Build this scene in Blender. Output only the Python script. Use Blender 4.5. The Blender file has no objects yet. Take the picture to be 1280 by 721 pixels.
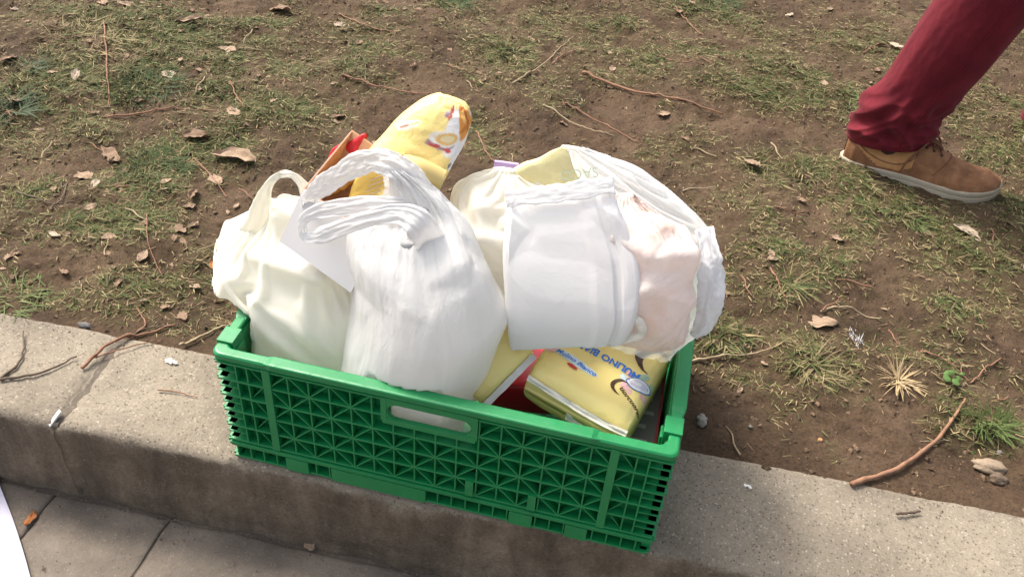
import bpy, bmesh, math, random
import numpy as np
from mathutils import Vector, Matrix
sc = bpy.context.scene
C = sc.collection

# ------------------------------------------------------------------ camera
CAM = np.array([0.510, -0.723, 1.023]); PITCH, YAW, ROLL, FPX = 0.696, -0.175, 0.089, 1117.9
def _rot():
    f = np.array([math.sin(YAW)*math.cos(PITCH), math.cos(YAW)*math.cos(PITCH), -math.sin(PITCH)])
    r = np.array([math.cos(YAW), -math.sin(YAW), 0.0]); u = np.cross(r, f)
    return np.array([math.cos(ROLL)*r+math.sin(ROLL)*u, -math.sin(ROLL)*r+math.cos(ROLL)*u, f])
RM = _rot()
cam_d = bpy.data.cameras.new('camera'); cam = bpy.data.objects.new('camera', cam_d); C.objects.link(cam)
cam_d.sensor_width = 36; cam_d.lens = FPX/1280*36; cam_d.clip_start = 0.02; cam_d.clip_end = 500
cam.matrix_world = Matrix((list(RM[0])+[0], list(RM[1])+[0], list(-RM[2])+[0], [0,0,0,1])).transposed()
cam.location = CAM
sc.camera = cam

# ------------------------------------------------------------------ sky, sun, exposure
SUN_EL = math.radians(53); SUN_AZ = math.radians(-58)      # azimuth of the sun from +y, clockwise seen from above
w = bpy.data.worlds.new('World'); sc.world = w; w.use_nodes = True
nt = w.node_tree; bg = nt.nodes['Background']
sky = nt.nodes.new('ShaderNodeTexSky'); sky.sky_type = 'NISHITA'; sky.sun_disc = False
sky.sun_elevation = SUN_EL; sky.sun_rotation = SUN_AZ; sky.dust_density = 6.0; sky.air_density = 1.0; sky.ozone_density = .4
hz = nt.nodes.new('ShaderNodeHueSaturation'); hz.inputs['Saturation'].default_value = .5      # a hazy, whitish sky
nt.links.new(sky.outputs[0], hz.inputs['Color']); nt.links.new(hz.outputs[0], bg.inputs[0]); bg.inputs[1].default_value = 0.15
sl = bpy.data.lights.new('sun', 'SUN'); sl.energy = 2.15; sl.angle = math.radians(13); sl.color = (1, .93, .82)
so = bpy.data.objects.new('sun', sl); C.objects.link(so)
sd = Vector((math.sin(SUN_AZ)*math.cos(SUN_EL), math.cos(SUN_AZ)*math.cos(SUN_EL), math.sin(SUN_EL)))
so.rotation_euler = sd.to_track_quat('Z', 'Y').to_euler(); so.location = sd*5
sc.view_settings.view_transform = 'Standard'; sc.view_settings.look = 'None'
sc.view_settings.exposure = 1.02; sc.view_settings.gamma = 1

# ------------------------------------------------------------------ helpers: places, noise, meshes
def at(px, py, axis, val):
    """the world point that the photograph's pixel shows on the plane axis = val"""
    d = RM.T @ np.array([(px-640)/FPX, -(py-360.5)/FPX, 1.0]); i = 'xyz'.index(axis)
    return CAM + d*(val-CAM[i])/d[i]
_pg = {}
def pn(x, y, seed=0):
    if seed not in _pg:
        rg = np.random.RandomState(seed+11); a = rg.rand(64, 64)*2*np.pi; _pg[seed] = (np.cos(a), np.sin(a))
    gx, gy = _pg[seed]; x = np.asarray(x, float); y = np.asarray(y, float)
    x0 = np.floor(x).astype(int); y0 = np.floor(y).astype(int); fx = x-x0; fy = y-y0
    def g(i, j):
        a, b = (x0+i) % 64, (y0+j) % 64
        return gx[a, b]*(fx-i)+gy[a, b]*(fy-j)
    u = fx**3*(fx*(fx*6-15)+10); v = fy**3*(fy*(fy*6-15)+10)
    return ((g(0,0)*(1-u)+g(1,0)*u)*(1-v)+(g(0,1)*(1-u)+g(1,1)*u)*v)*1.4
def fbm(x, y, seed=0, octv=4, gain=.5):
    s = 0; a = 1.0; f = 1.0
    for k in range(octv): s = s+a*pn(x*f+k*7.3, y*f+k*3.1, seed+k); a *= gain; f *= 2.03
    return s
def smooth(a, b, x):
    t = np.clip((x-a)/(b-a), 0, 1); return t*t*(3-2*t)

def link(o, parent=None):
    C.objects.link(o)
    if parent is not None: o.parent = parent
    return o
def tag(o, label=None, cat=None, group=None, kind=None):
    if label: o['label'] = label
    if cat: o['category'] = cat
    if group: o['group'] = group
    if kind: o['kind'] = kind
    return o
def empty(name, loc, label=None, cat=None, group=None):
    o = bpy.data.objects.new(name, None); o.empty_display_size = .05; C.objects.link(o); o.location = [float(c) for c in loc]
    return tag(o, label, cat, group)
def obj(name, V, F, mat, parent=None, col=None, smooth_=True, mats=None, midx=None):
    """ONE mesh object from world-space vertices; under a parent (never rotated) they become relative to it"""
    V = np.asarray(V, float).reshape(-1, 3)
    me = bpy.data.meshes.new(name)
    if parent is not None:
        base = np.zeros(3); p = parent
        while p is not None: base = base+np.array(p.location); p = p.parent
    else:
        base = np.array([V[:,0].mean(), V[:,1].mean(), V[:,2].min()])
    me.from_pydata((V-base).tolist(), [], F if isinstance(F, list) else F.tolist())
    for m in (mats or [mat]): me.materials.append(m)
    if midx is not None: me.polygons.foreach_set('material_index', np.asarray(midx, dtype=np.int32))
    if smooth_: me.polygons.foreach_set('use_smooth', np.ones(len(me.polygons), bool))
    if col is not None:
        a = me.attributes.new('col', 'FLOAT_COLOR', 'POINT'); c = np.ones((len(V), 4), np.float32); c[:, :3] = col
        a.data.foreach_set('color', c.ravel())
    me.update()
    o = bpy.data.objects.new(name, me); link(o, parent)
    if parent is None: o.location = base
    return o
def grid_faces(nu, nv, closed=True, off=0):
    """vertices laid out [v][u]"""
    i = np.arange(nu if closed else nu-1); j = np.arange(nv-1)
    I, J = np.meshgrid(i, j); I2 = (I+1) % nu
    return (np.stack([J*nu+I, J*nu+I2, (J+1)*nu+I2, (J+1)*nu+I], -1).reshape(-1, 4)+off)
class MB:
    """collects boxes, tubes and loose faces for one mesh"""
    def __init__(s): s.V = []; s.F = []; s.n = 0
    def add(s, V, F):
        V = np.asarray(V, float).reshape(-1, 3); s.V.append(V)
        s.F += [[int(a)+s.n for a in f] for f in F]; s.n += len(V)
    def box(s, x0, x1, y0, y1, z0, z1):
        V = [(x, y, z) for z in (z0, z1) for y in (y0, y1) for x in (x0, x1)]
        s.add(V, [(0,2,3,1), (4,5,7,6), (0,1,5,4), (2,6,7,3), (0,4,6,2), (1,3,7,5)])
    def bar(s, a, b, t, d, up):
        """bar from a to b, width t across, depth d along up"""
        a = np.array(a, float); b = np.array(b, float); up = np.array(up, float)
        e = np.cross(b-a, up); e = e/np.linalg.norm(e)*t/2
        V = [p+se*e+k*up*d for p in (a, b) for k in (0, 1) for se in (-1, 1)]
        s.add(V, [(0,1,3,2), (4,6,7,5), (0,4,5,1), (2,3,7,6), (0,2,6,4), (1,5,7,3)])
    def build(s, name, mat, parent=None, bevel=0, smooth_=False, **k):
        o = obj(name, np.concatenate(s.V), s.F, mat, parent, smooth_=smooth_, **k)
        if bevel:
            m = o.modifiers.new('bevel', 'BEVEL'); m.width = bevel; m.segments = 2; m.limit_method = 'ANGLE'
        return o
def catmull(P, n):
    """n samples of a smooth curve through the rows of P (any number of columns)"""
    P = np.asarray(P, float); k = len(P); t = np.linspace(0, k-1, n); i = np.clip(t.astype(int), 0, k-2); f = (t-i)[:, None]
    p0 = P[np.clip(i-1, 0, k-1)]; p1 = P[i]; p2 = P[i+1]; p3 = P[np.clip(i+2, 0, k-1)]
    return .5*((2*p1)+(-p0+p2)*f+(2*p0-5*p1+4*p2-p3)*f**2+(-p0+3*p1-3*p2+p3)*f**3)
def tube(path, rad, ns=8, flat=None):
    """round (or with flat=(normal vector, ratio) flattened) tube; returns verts, faces"""
    path = np.asarray(path, float); n = len(path); rad = np.broadcast_to(np.asarray(rad, float), (n,))
    T = np.gradient(path, axis=0); T /= np.linalg.norm(T, axis=1)[:, None]+1e-12
    up = np.array([0.0, 0, 1]) if flat is None else np.array(flat[0], float)
    A = np.cross(T, up); A /= np.linalg.norm(A, axis=1)[:, None]+1e-9; B = np.cross(A, T)
    th = np.arange(ns)/ns*2*np.pi; rb = rad*(1 if flat is None else flat[1])
    V = path[:, None]+np.cos(th)[None, :, None]*A[:, None]*rad[:, None, None]+np.sin(th)[None, :, None]*B[:, None]*rb[:, None, None]
    F = grid_faces(ns, n).tolist()+[list(range(ns))[::-1], [(n-1)*ns+k for k in range(ns)]]
    return V.reshape(-1, 3), F

# ------------------------------------------------------------------ materials
def mat(name, col=(.5,.5,.5), rough=.6, spec=.4, attr=False):
    m = bpy.data.materials.new(name); m.use_nodes = True; b = m.node_tree.nodes['Principled BSDF']
    b.inputs['Base Color'].default_value = (*col, 1); b.inputs['Roughness'].default_value = rough
    b.inputs['Specular IOR Level'].default_value = spec
    if attr:
        a = m.node_tree.nodes.new('ShaderNodeAttribute'); a.attribute_name = 'col'
        m.node_tree.links.new(a.outputs['Color'], b.inputs['Base Color'])
    return m
def N(m, t, **k):
    n = m.node_tree.nodes.new(t)
    for a, v in k.items():
        if a in n.inputs: n.inputs[a].default_value = v
        else: setattr(n, a, v)
    return n
def L(m, a, b): m.node_tree.links.new(a, b)
def P_(m): return m.node_tree.nodes['Principled BSDF']
def ramp(m, fac, stops):
    r = N(m, 'ShaderNodeValToRGB'); L(m, fac, r.inputs[0]); e = r.color_ramp.elements
    while len(e) < len(stops): e.new(.5)
    for q, (p, c) in zip(e, stops): q.position = p; q.color = (*c, 1)
    return r.outputs[0]
def noise(m, scale, detail=5, rough=.55, vec=None, dist=0):
    n = N(m, 'ShaderNodeTexNoise', Scale=scale, Detail=detail, Roughness=rough, Distortion=dist)
    if vec is not None: L(m, vec, n.inputs['Vector'])
    return n.outputs['Fac']
def mixc(m, fac, a, b, blend='MIX'):
    x = N(m, 'ShaderNodeMix', data_type='RGBA', blend_type=blend)
    for s, v in ((0, fac), (6, a), (7, b)):
        if isinstance(v, (int, float)): x.inputs[s].default_value = v
        elif isinstance(v, tuple): x.inputs[s].default_value = (*v, 1)
        else: L(m, v, x.inputs[s])
    return x.outputs[2]
def bump(m, h, strength=.3, dist=.002, prev=None):
    b = N(m, 'ShaderNodeBump', Strength=strength, Distance=dist); L(m, h, b.inputs['Height'])
    if prev is not None: L(m, prev, b.inputs['Normal'])
    return b.outputs[0]
def pos(m): return N(m, 'ShaderNodeNewGeometry').outputs['Position']
def math_(m, op, a, b=0.0):
    x = N(m, 'ShaderNodeMath', operation=op)
    for i, v in enumerate((a, b)):
        if isinstance(v, (int, float)): x.inputs[i].default_value = v
        else: L(m, v, x.inputs[i])
    return x.outputs[0]

def soil_mat():
    m = mat('soil', rough=.9, spec=.2); p = pos(m); b = P_(m)
    a = ramp(m, noise(m, 6, 6, .6, p), [(.28, (.048,.030,.018)), (.5, (.083,.052,.031)), (.74, (.138,.092,.058))])
    f = ramp(m, noise(m, 160, 5, .7, p), [(.3, (.5,.48,.46)), (.5, (1,1,1)), (.75, (1.3,1.26,1.2))])
    c = mixc(m, 1.0, a, f, 'MULTIPLY')
    g = N(m, 'ShaderNodeAttribute', attribute_name='grass')
    gm = math_(m, 'MULTIPLY', g.outputs['Fac'], ramp(m, noise(m, 45, 5, .7, p), [(.4, (0,0,0)), (.62, (1,1,1))]))
    c = mixc(m, math_(m, 'MULTIPLY', gm, .85), c, (.072,.070,.024))
    L(m, c, b.inputs['Base Color'])
    n1 = bump(m, noise(m, 60, 8, .7, p), .9, .009); n2 = bump(m, noise(m, 300, 5, .75, p), .8, .0025, n1)
    L(m, n2, b.inputs['Normal']); return m
def stone_mat(name, base, dark, light, speck=1.0, bs=.5, side_tone=None):
    m = mat(name, rough=.88, spec=.25); p = pos(m); b = P_(m)
    big = ramp(m, noise(m, 5, 5, .6, p), [(.3, dark), (.5, base), (.72, light)])
    grit = ramp(m, noise(m, 240, 4, .8, p), [(.3, (.62,.6,.58)), (.5, (1,1,1)), (.7, (1.25,1.22,1.18))])
    c = mixc(m, .8*speck, big, mixc(m, 1.0, big, grit, 'MULTIPLY'))
    v = N(m, 'ShaderNodeTexVoronoi', Scale=270.0); L(m, p, v.inputs['Vector'])
    cs = N(m, 'ShaderNodeSeparateColor'); L(m, v.outputs['Color'], cs.inputs[0])
    dk = ramp(m, cs.outputs[0], [(.84, (0,0,0)), (.88, (1,1,1))])
    near = ramp(m, v.outputs['Distance'], [(.3, (1,1,1)), (.5, (0,0,0))])
    c = mixc(m, math_(m, 'MULTIPLY', math_(m, 'MULTIPLY', dk, near), .7*speck), c, (.06,.048,.04))
    lt = ramp(m, cs.outputs[1], [(.9, (0,0,0)), (.93, (1,1,1))])
    c = mixc(m, math_(m, 'MULTIPLY', math_(m, 'MULTIPLY', lt, near), .5*speck), c, (.42,.37,.30))
    pk = ramp(m, noise(m, 150, 4, .6, p, .6), [(.64, (0,0,0)), (.70, (1,1,1))])
    c = mixc(m, math_(m, 'MULTIPLY', pk, .6*speck), c, (.085,.068,.055))
    pl_ = ramp(m, noise(m, 190, 2, .5, p, .4), [(.66, (0,0,0)), (.70, (1,1,1))])
    c = mixc(m, math_(m, 'MULTIPLY', pl_, .5*speck), c, (.46,.41,.33))
    if side_tone:  # faces that don't point up blend to a darker, mottled colour, by normal
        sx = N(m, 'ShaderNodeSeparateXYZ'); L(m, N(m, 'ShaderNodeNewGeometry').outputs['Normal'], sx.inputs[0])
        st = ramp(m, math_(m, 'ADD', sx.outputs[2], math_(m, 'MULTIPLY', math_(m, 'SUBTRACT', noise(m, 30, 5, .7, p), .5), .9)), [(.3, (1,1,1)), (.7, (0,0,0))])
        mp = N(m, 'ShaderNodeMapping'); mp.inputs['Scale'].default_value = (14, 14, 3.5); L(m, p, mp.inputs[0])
        sc_ = ramp(m, noise(m, 1, 6, .65, mp.outputs[0]), [(.3, side_tone[0]), (.5, side_tone[1]), (.7, side_tone[2])])
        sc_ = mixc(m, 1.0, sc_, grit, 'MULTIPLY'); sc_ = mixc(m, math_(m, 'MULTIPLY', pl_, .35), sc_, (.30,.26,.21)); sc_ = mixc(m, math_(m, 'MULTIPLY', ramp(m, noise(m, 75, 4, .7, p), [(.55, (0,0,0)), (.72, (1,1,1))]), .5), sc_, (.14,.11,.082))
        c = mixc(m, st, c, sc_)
    L(m, c, b.inputs['Base Color'])
    n1 = bump(m, noise(m, 150, 6, .75, p), bs, .003); n2 = bump(m, noise(m, 28, 4, .6, p), bs*.8, .004, n1)
    L(m, n2, b.inputs['Normal']); return m
def film_mat(name, col, rough=.35, trans=.3, clear=0.0, wr=(60, .35), tint=None, streak=None):
    """thin plastic or paper: diffuse, light passing through, gloss; fine sharp wrinkles as bump"""
    m = mat(name, col, rough, .4); b = P_(m); out = m.node_tree.nodes['Material Output']
    tc = N(m, 'ShaderNodeTexCoord').outputs['Object']
    if streak:
        mp = N(m, 'ShaderNodeMapping'); mp.inputs['Scale'].default_value = streak; L(m, tc, mp.inputs[0]); tcs = mp.outputs[0]
    else: tcs = tc
    def ridge(sc_, d):
        n_ = noise(m, sc_, 3, .5, tcs, d); return math_(m, 'ABSOLUTE', math_(m, 'SUBTRACT', n_, .5))
    h = math_(m, 'ADD', math_(m, 'MULTIPLY', ridge(wr[0], .8), 2.0), ridge(wr[0]*2.7, .5))
    L(m, bump(m, h, wr[1], .0035), b.inputs['Normal'])
    tr = N(m, 'ShaderNodeBsdfTranslucent'); tr.inputs[0].default_value = (*(tint or col), 1)
    mx = N(m, 'ShaderNodeMixShader'); mx.inputs[0].default_value = trans
    L(m, b.outputs[0], mx.inputs[1]); L(m, tr.outputs[0], mx.inputs[2]); last = mx.outputs[0]
    if clear:
        t = N(m, 'ShaderNodeBsdfTransparent'); m2 = N(m, 'ShaderNodeMixShader'); m2.inputs[0].default_value = clear
        L(m, last, m2.inputs[1]); L(m, t.outputs[0], m2.inputs[2]); last = m2.outputs[0]
    L(m, last, out.inputs[0]); return m
def green_mat():
    m = mat('green plastic', (.012,.235,.075), .38, .5); b = P_(m); p = pos(m)
    L(m, ramp(m, noise(m, 22, 5, .6, p), [(.3, (.004,.180,.052)), (.6, (.006,.212,.062)), (.85, (.016,.235,.08))]), b.inputs['Base Color'])
    L(m, ramp(m, noise(m, 90, 4, .6, p), [(.3, (.3,)*3), (.7, (.55,)*3)]), b.inputs['Roughness'])
    base = b.inputs['Base Color'].links[0].from_socket; mp = N(m, 'ShaderNodeMapping'); mp.inputs['Scale'].default_value = (40, 40, 260); L(m, p, mp.inputs[0])
    sc1 = ramp(m, noise(m, 1, 5, .7, mp.outputs[0], .8), [(.62, (0,0,0)), (.72, (1,1,1))]); sc2 = ramp(m, noise(m, 55, 5, .7, p), [(.55, (0,0,0)), (.75, (1,1,1))])
    c = mixc(m, math_(m, 'MULTIPLY', sc1, .18), base, (.12,.33,.20)); c = mixc(m, math_(m, 'MULTIPLY', sc2, .14), c, (.13,.15,.10)); L(m, c, b.inputs['Base Color'])
    L(m, bump(m, noise(m, 260, 3, .6, p), .12, .001), b.inputs['Normal']); return m
def cloth_mat():
    m = mat('dark red cotton', (.2,.014,.026), .88, .15); b = P_(m); tc = N(m, 'ShaderNodeTexCoord').outputs['Object']
    c = ramp(m, noise(m, 18, 5, .6, tc), [(.3, (.092,.008,.014)), (.6, (.135,.012,.020)), (.85, (.185,.020,.030))])
    L(m, c, b.inputs['Base Color'])
    b.inputs['Sheen Weight'].default_value = .12; b.inputs['Sheen Tint'].default_value = (1,.5,.55,1)
    n1 = bump(m, noise(m, 900, 2, .5, tc), .35, .0008); L(m, bump(m, noise(m, 25, 4, .5, tc), .35, .004, n1), b.inputs['Normal']); return m
def suede_mat(name, a, c_, d):
    m = mat(name, rough=.8, spec=.2); b = P_(m); tc = N(m, 'ShaderNodeTexCoord').outputs['Object']
    L(m, ramp(m, noise(m, 28, 6, .65, tc, .5), [(.28, a), (.5, c_), (.75, d)]), b.inputs['Base Color'])
    L(m, bump(m, noise(m, 420, 3, .6, tc), .3, .0008), b.inputs['Normal']); return m
def bark_mat(name, a, c_):
    m = mat(name, rough=.8); b = P_(m); tc = N(m, 'ShaderNodeTexCoord').outputs['Object']
    L(m, ramp(m, noise(m, 60, 5, .6, tc), [(.3, a), (.7, c_)]), b.inputs['Base Color'])
    L(m, bump(m, noise(m, 220, 4, .6, tc), .4, .001), b.inputs['Normal']); return m
def leaf_mat(name, a, c_):
    m = mat(name, rough=.8, spec=.25); b = P_(m); out = m.node_tree.nodes['Material Output']
    tc = N(m, 'ShaderNodeTexCoord').outputs['Object']
    L(m, ramp(m, noise(m, 40, 6, .65, tc), [(.3, a), (.7, c_)]), b.inputs['Base Color'])
    L(m, bump(m, noise(m, 130, 4, .6, tc), .4, .002), b.inputs['Normal']); return m
SOIL = soil_mat()
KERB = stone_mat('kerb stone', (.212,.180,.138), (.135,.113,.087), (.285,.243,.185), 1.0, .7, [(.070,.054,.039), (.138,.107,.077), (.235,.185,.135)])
PAVE = stone_mat('dark paving stone', (.165,.138,.112), (.080,.069,.060), (.275,.232,.188), .3, 1.0)
GROUT = stone_mat('joint filling', (.115,.094,.074), (.07,.058,.047), (.18,.148,.116), .4, .9)
GREEN = green_mat()
BLADE = mat('grass blades', rough=.75, spec=.2, attr=True)
LITTER = mat('plant litter', rough=.85, spec=.15, attr=True)

# ------------------------------------------------------------------ the ground
SL = 0.031                                                  # the kerb runs a little off the crate's front
def kback(x): return .178+SL*x+.004*pn(x*5, 0.3, 5)+.005*pn(x*17, 2.3, 6)+.0025*pn(x*60, 4.1, 7)
def kfront(x): return -.012+SL*x
PATCH = [  # photograph places of the greener patches: x, y, half width, half height, strength
 (60,120,120,60,1.0),(190,105,110,35,1.2),(150,30,150,30,.8),(300,100,90,50,.8),(250,180,110,50,.7),(240,55,140,40,1.1),(120,65,80,25,1.0),(20,130,45,35,1.0),(330,60,60,40,.9),(190,215,90,40,1.1),(150,285,90,35,.9),(40,235,60,30,.6),
 (60,365,70,14,.6),(190,405,40,14,.6),(190,360,70,25,.7),(260,330,60,35,.8),(70,25,100,20,.5),(340,130,90,35,.85),(440,60,90,30,.7),(360,190,50,22,.5),(440,95,110,18,.5),
 (560,5,60,14,1.0),(470,22,60,14,.6),(640,70,60,45,.8),(600,170,40,30,.6),(690,35,60,25,.6),(760,40,90,22,.7),(880,10,80,14,1.0),(830,70,130,35,.7),(960,105,110,30,1.0),
 (960,50,90,25,.6),(1060,130,50,25,.9),(1000,215,80,35,.8),(900,265,60,25,.6),(870,215,45,30,.5),(1080,55,70,30,.6),(1150,95,60,30,.7),(1240,160,60,60,.8),(1130,270,90,25,.9),(1060,245,70,25,.7),
 (1050,290,60,25,.7),(1010,330,55,28,.8),(990,375,60,28,.9),(1190,310,60,30,.8),(1260,330,40,50,.7),(1020,450,60,38,.8),(920,420,50,20,.9),(940,470,50,16,.5),(1120,440,60,25,.5),(1200,375,70,25,.5),
 (1180,440,60,20,.6),(1240,525,45,35,.9),(1190,500,30,15,.5),(900,350,30,35,.6),(930,320,40,20,.4),(1260,265,40,25,.8),(1225,20,60,40,.5)]
_pw = []
for (px, py, rx, ry, s) in PATCH:
    c = at(px, py, 'z', 0); ex = at(px+rx, py, 'z', 0); ey = at(px, py-ry, 'z', 0)
    _pw.append((c[0], c[1], np.linalg.norm(ex-c), np.linalg.norm(ey-c), s))
def grass_amt(x, y):
    x = np.asarray(x, float); y = np.asarray(y, float); wx = x+.03*pn(x*14, y*14, 21); wy = y+.03*pn(x*14+5, y*14, 22)
    g = np.zeros_like(x)
    for (cx, cy, rx, ry, s) in _pw: g = np.maximum(g, s*np.exp(-(((wx-cx)/rx)**2+((wy-cy)/ry)**2)*1.1))
    far = smooth(1.9, 2.6, np.hypot(x-.3, y-.4))
    g = np.maximum(g, far*(.55+.6*fbm(x*2, y*2, 31)))
    g = g*(.85+.9*fbm(x*9, y*9, 33, 3))+.34*smooth(-.05, .55, fbm(x*6, y*6, 34, 4))
    return np.clip(g, 0, 1.2)*smooth(.0, .05, y-kback(x))
def soil_z(x, y):
    x = np.asarray(x, float); y = np.asarray(y, float)
    z = .022*fbm(x*2.1, y*2.1, 41, 3)+.010*fbm(x*9, y*9, 44, 4)+.006*fbm(x*45, y*45, 48, 3)
    z = z+.006*np.clip(grass_amt(x, y), 0, 1)
    e = smooth(.0, .16, y-kback(x)); z = z*(.22+.78*e)-.004*(1-e)
    inn = smooth(-.1, -.02, x)*smooth(.7, .62, x)*smooth(.5, .42, y)          # trodden flat under the crate
    z = z*(1-inn)+np.minimum(z, -.004)*inn
    # footprint-like dents
    for (px, py, r, d) in ((70,355,.05,.012),(500,125,.09,.012),(840,480,.05,.010),(1225,570,.05,.014),(640,190,.08,.008)):
        c = at(px, py, 'z', 0); z = z-d*np.exp(-(((x-c[0])**2+(y-c[1])**2)/r**2))
    return z
def axis(lo, hi, step, far):
    a = list(np.arange(lo, hi, step)); s = step; b = []
    q = hi
    while q < far: b.append(q); s *= 1.25; q += s
    s = step; q = lo-step; c = []
    while q > -far: c.append(q); s *= 1.25; q -= s
    return np.array(c[::-1]+a+b)
gx = axis(-1.5, 2.2, .009, 80); ty = np.concatenate([np.arange(0, .35, .006), np.arange(.35, 2.5, .010)]); s = .01; q = 2.5; ext = []
while q < 80: ext.append(q); s *= 1.25; q += s
ty = np.concatenate([ty, ext])
X, T = np.meshgrid(gx, ty); Y = kback(X)-.012+T
Z = soil_z(X, Y); Z[T > 6] *= .2
# the soil's rim tucks down behind the kerb
Z[0] -= .03
me_o = obj('ground', np.stack([X, Y, Z], -1).reshape(-1, 3), grid_faces(len(gx), len(ty), False), SOIL)
ga = me_o.data.attributes.new('grass', 'FLOAT', 'POINT'); ga.data.foreach_set('value', np.clip(grass_amt(X, Y)*1.2, 0, 1).astype(np.float32).ravel())
tag(me_o, kind='structure')

# kerb: stones swept along x, with a worn rounded edge
kerb = empty('kerb', (0, 0, -.17)); tag(kerb, kind='structure')
def joint_x(t):     # the crack between the first two stones wanders; t = 0 at the front, 1 at the back
    return -.277+.012*np.sin(t*5)+.05*np.clip(t-.45, 0, 1)**1.2*.6+.010*pn(t*4, .5, 61)+.0035*pn(t*15, .5, 62)+.002*pn(t*37, .5, 63)
def kerb_stone(x0, x1, e0=None, e1=None):
    # profile (offset from front line, z), from the back top round to the foot
    wdt = .192
    prof = [(wdt, -.10)]+[(wdt*k, 0) for k in np.linspace(1, .09, 34)]+[(.012, -.0008), (.008, -.0024), (.0045, -.0052), (.002, -.009), (.0006, -.014)]+[(0, z) for z in np.linspace(-.02, -.19, 26)]
    prof = np.array(prof); n = max(4, int((x1-x0)/.006)) if x1 > -1.2 and x0 < 1.6 else 40
    s = np.linspace(0, 1, n); Sx, O = np.meshgrid(s, np.arange(len(prof))); off = prof[O, 0]; z = prof[O, 1]
    tt = off/wdt
    a = x0 if e0 is None else e0(tt); b = x1 if e1 is None else e1(tt)
    x = a+(b-a)*Sx
    ed = np.minimum(x-a, b-x); z = z-.007*np.exp(-ed/.006)*smooth(-.03, -.004, z)*(z > -.1)
    yy = kfront(x)+off
    top = smooth(-.03, -.0, z)
    nz = .0030*fbm(x*10, yy*10+z*10, 63, 4)+.0011*fbm(x*70, yy*70+z*70, 66, 3)
    ny = .006*fbm(x*6, z*6, 67, 3)+.003*fbm(x*30, z*30, 70, 3)
    chip = .014*np.clip(fbm(x*9, x*3, 72, 5)-.05, 0, 1)
    corner = np.exp(-((off/.02)**2+(z/.02)**2)); 
    z = z+nz*top-chip*corner*.8-.0015; yy = yy-ny*(1-top)*smooth(0, .02, .17+z+.02)+chip*corner
    V = np.stack([x, yy, z], -1).reshape(-1, 3)
    F = grid_faces(n, len(prof), False).tolist(); k = len(prof)
    F.append([i*n for i in range(k)][::-1]); F.append([i*n+n-1 for i in range(k)])
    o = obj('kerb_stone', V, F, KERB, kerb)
    return o
jl = lambda t: joint_x(t)-.0001-.0019*smooth(0, .08, t); jr = lambda t: joint_x(t)+.0001+.0019*smooth(0, .08, t)
tj = np.concatenate([np.full(12, 0.0), np.linspace(0, 1, 60)]); zj = np.concatenate([np.linspace(-.17, -.012, 12), -.0048+.0015*pn(np.linspace(0, 1, 60)*9, .5+0*np.linspace(0, 1, 60), 64)]); yj = np.concatenate([np.full(12, .0035), .006+.186*np.linspace(0, 1, 60)])
Vj = np.stack([np.stack([joint_x(tj)+d_, kfront(joint_x(tj))+yj, zj-abs(d_)*.1], -1) for d_ in (-.007, 0, .007)], 1)
obj('joint_soil', Vj.reshape(-1, 3), grid_faces(3, 72, False), GROUT, kerb)
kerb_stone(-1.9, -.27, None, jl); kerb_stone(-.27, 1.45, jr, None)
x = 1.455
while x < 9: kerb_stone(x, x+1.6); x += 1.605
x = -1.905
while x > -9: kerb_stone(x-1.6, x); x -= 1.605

# pavement: a bed, a narrow strip of stones along the kerb's foot and larger uneven stones beyond it
PZ = -.166
bed = MB(); bed.box(-40, 40, -40, .03, PZ-.2, PZ-.0024)
tag(bed.build('pavement', GROUT), kind='structure'); pav = bpy.data.objects['pavement']
def slab(poly, h, seed):
    """one flat stone with worn edges from a ground outline"""
    rg = random.Random(seed); P = np.array(poly, float); c = P.mean(0); n = 14
    E = []
    for i in range(len(P)):
        a, b = P[i], P[(i+1) % len(P)]; m_ = max(2, int(np.linalg.norm(b-a)/.025))
        for k in range(m_): E.append(a+(b-a)*k/m_)
    E = np.array(E); E = E+np.stack([-.001+.004*pn(E[:,0]*22, E[:,1]*22, 81)+.002*pn(E[:,0]*70+seed, E[:,1]*70, 84), .004*pn(E[:,0]*22, E[:,1]*22, 82)], -1)
    rings = []; k = len(E); tx, ty_ = rg.uniform(-.006, .006), rg.uniform(-.006, .006)
    for f, dz in ((1.0, -.03), (1.0, -.0030), (.994, -.0010), (.982, 0), (.95, .0006), (.85, .001), (.7, .001), (.5, .001), (.3, .001), (.12, .001)):
        Q = c+(E-c)*f
        z = PZ+h+dz+(Q[:,0]-c[0])*tx+(Q[:,1]-c[1])*ty_+(.0020*fbm(Q[:,0]*11, Q[:,1]*11, 83, 4) if dz > -.02 else 0)
        rings.append(np.column_stack([Q, z+0*Q[:,0]]))
    V = np.concatenate(rings); F = grid_faces(k, len(rings)).tolist()+[[(len(rings)-1)*k+i for i in range(k)]]
    return obj('paving_stone', V, F, PAVE, pav)
def gp(px, py): return at(px, py, 'z', PZ)[:2]
ang = SL; foot = lambda x: kfront(x)-.003
def row(y0, y1, cuts, skew, seed):
    for i in range(len(cuts)-1):
        a, b = cuts[i]+.0008, cuts[i+1]-.0008
        g = .0008
        slab([(a+skew[i]*(y1-y0), foot(a)-y1+g), (b+skew[i+1]*(y1-y0), foot(b)-y1+g), (b, foot(b)-y0-g), (a, foot(a)-y0-g)], random.Random(seed+i).uniform(-.0015, .0015), seed+i)
j1 = gp(76,612); j2 = gp(208,659)
sk1 = (gp(25,672)[0]-j1[0])/max(.01, j1[1]-gp(25,672)[1]); sk2 = (gp(172,712)[0]-j2[0])/max(.01, j2[1]-gp(172,712)[1])
cutsA = [-2.2, -1.5, -.95, j1[0], j2[0], j2[0]+.40, j2[0]+.80, 1.15, 1.7, 2.3]
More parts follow.
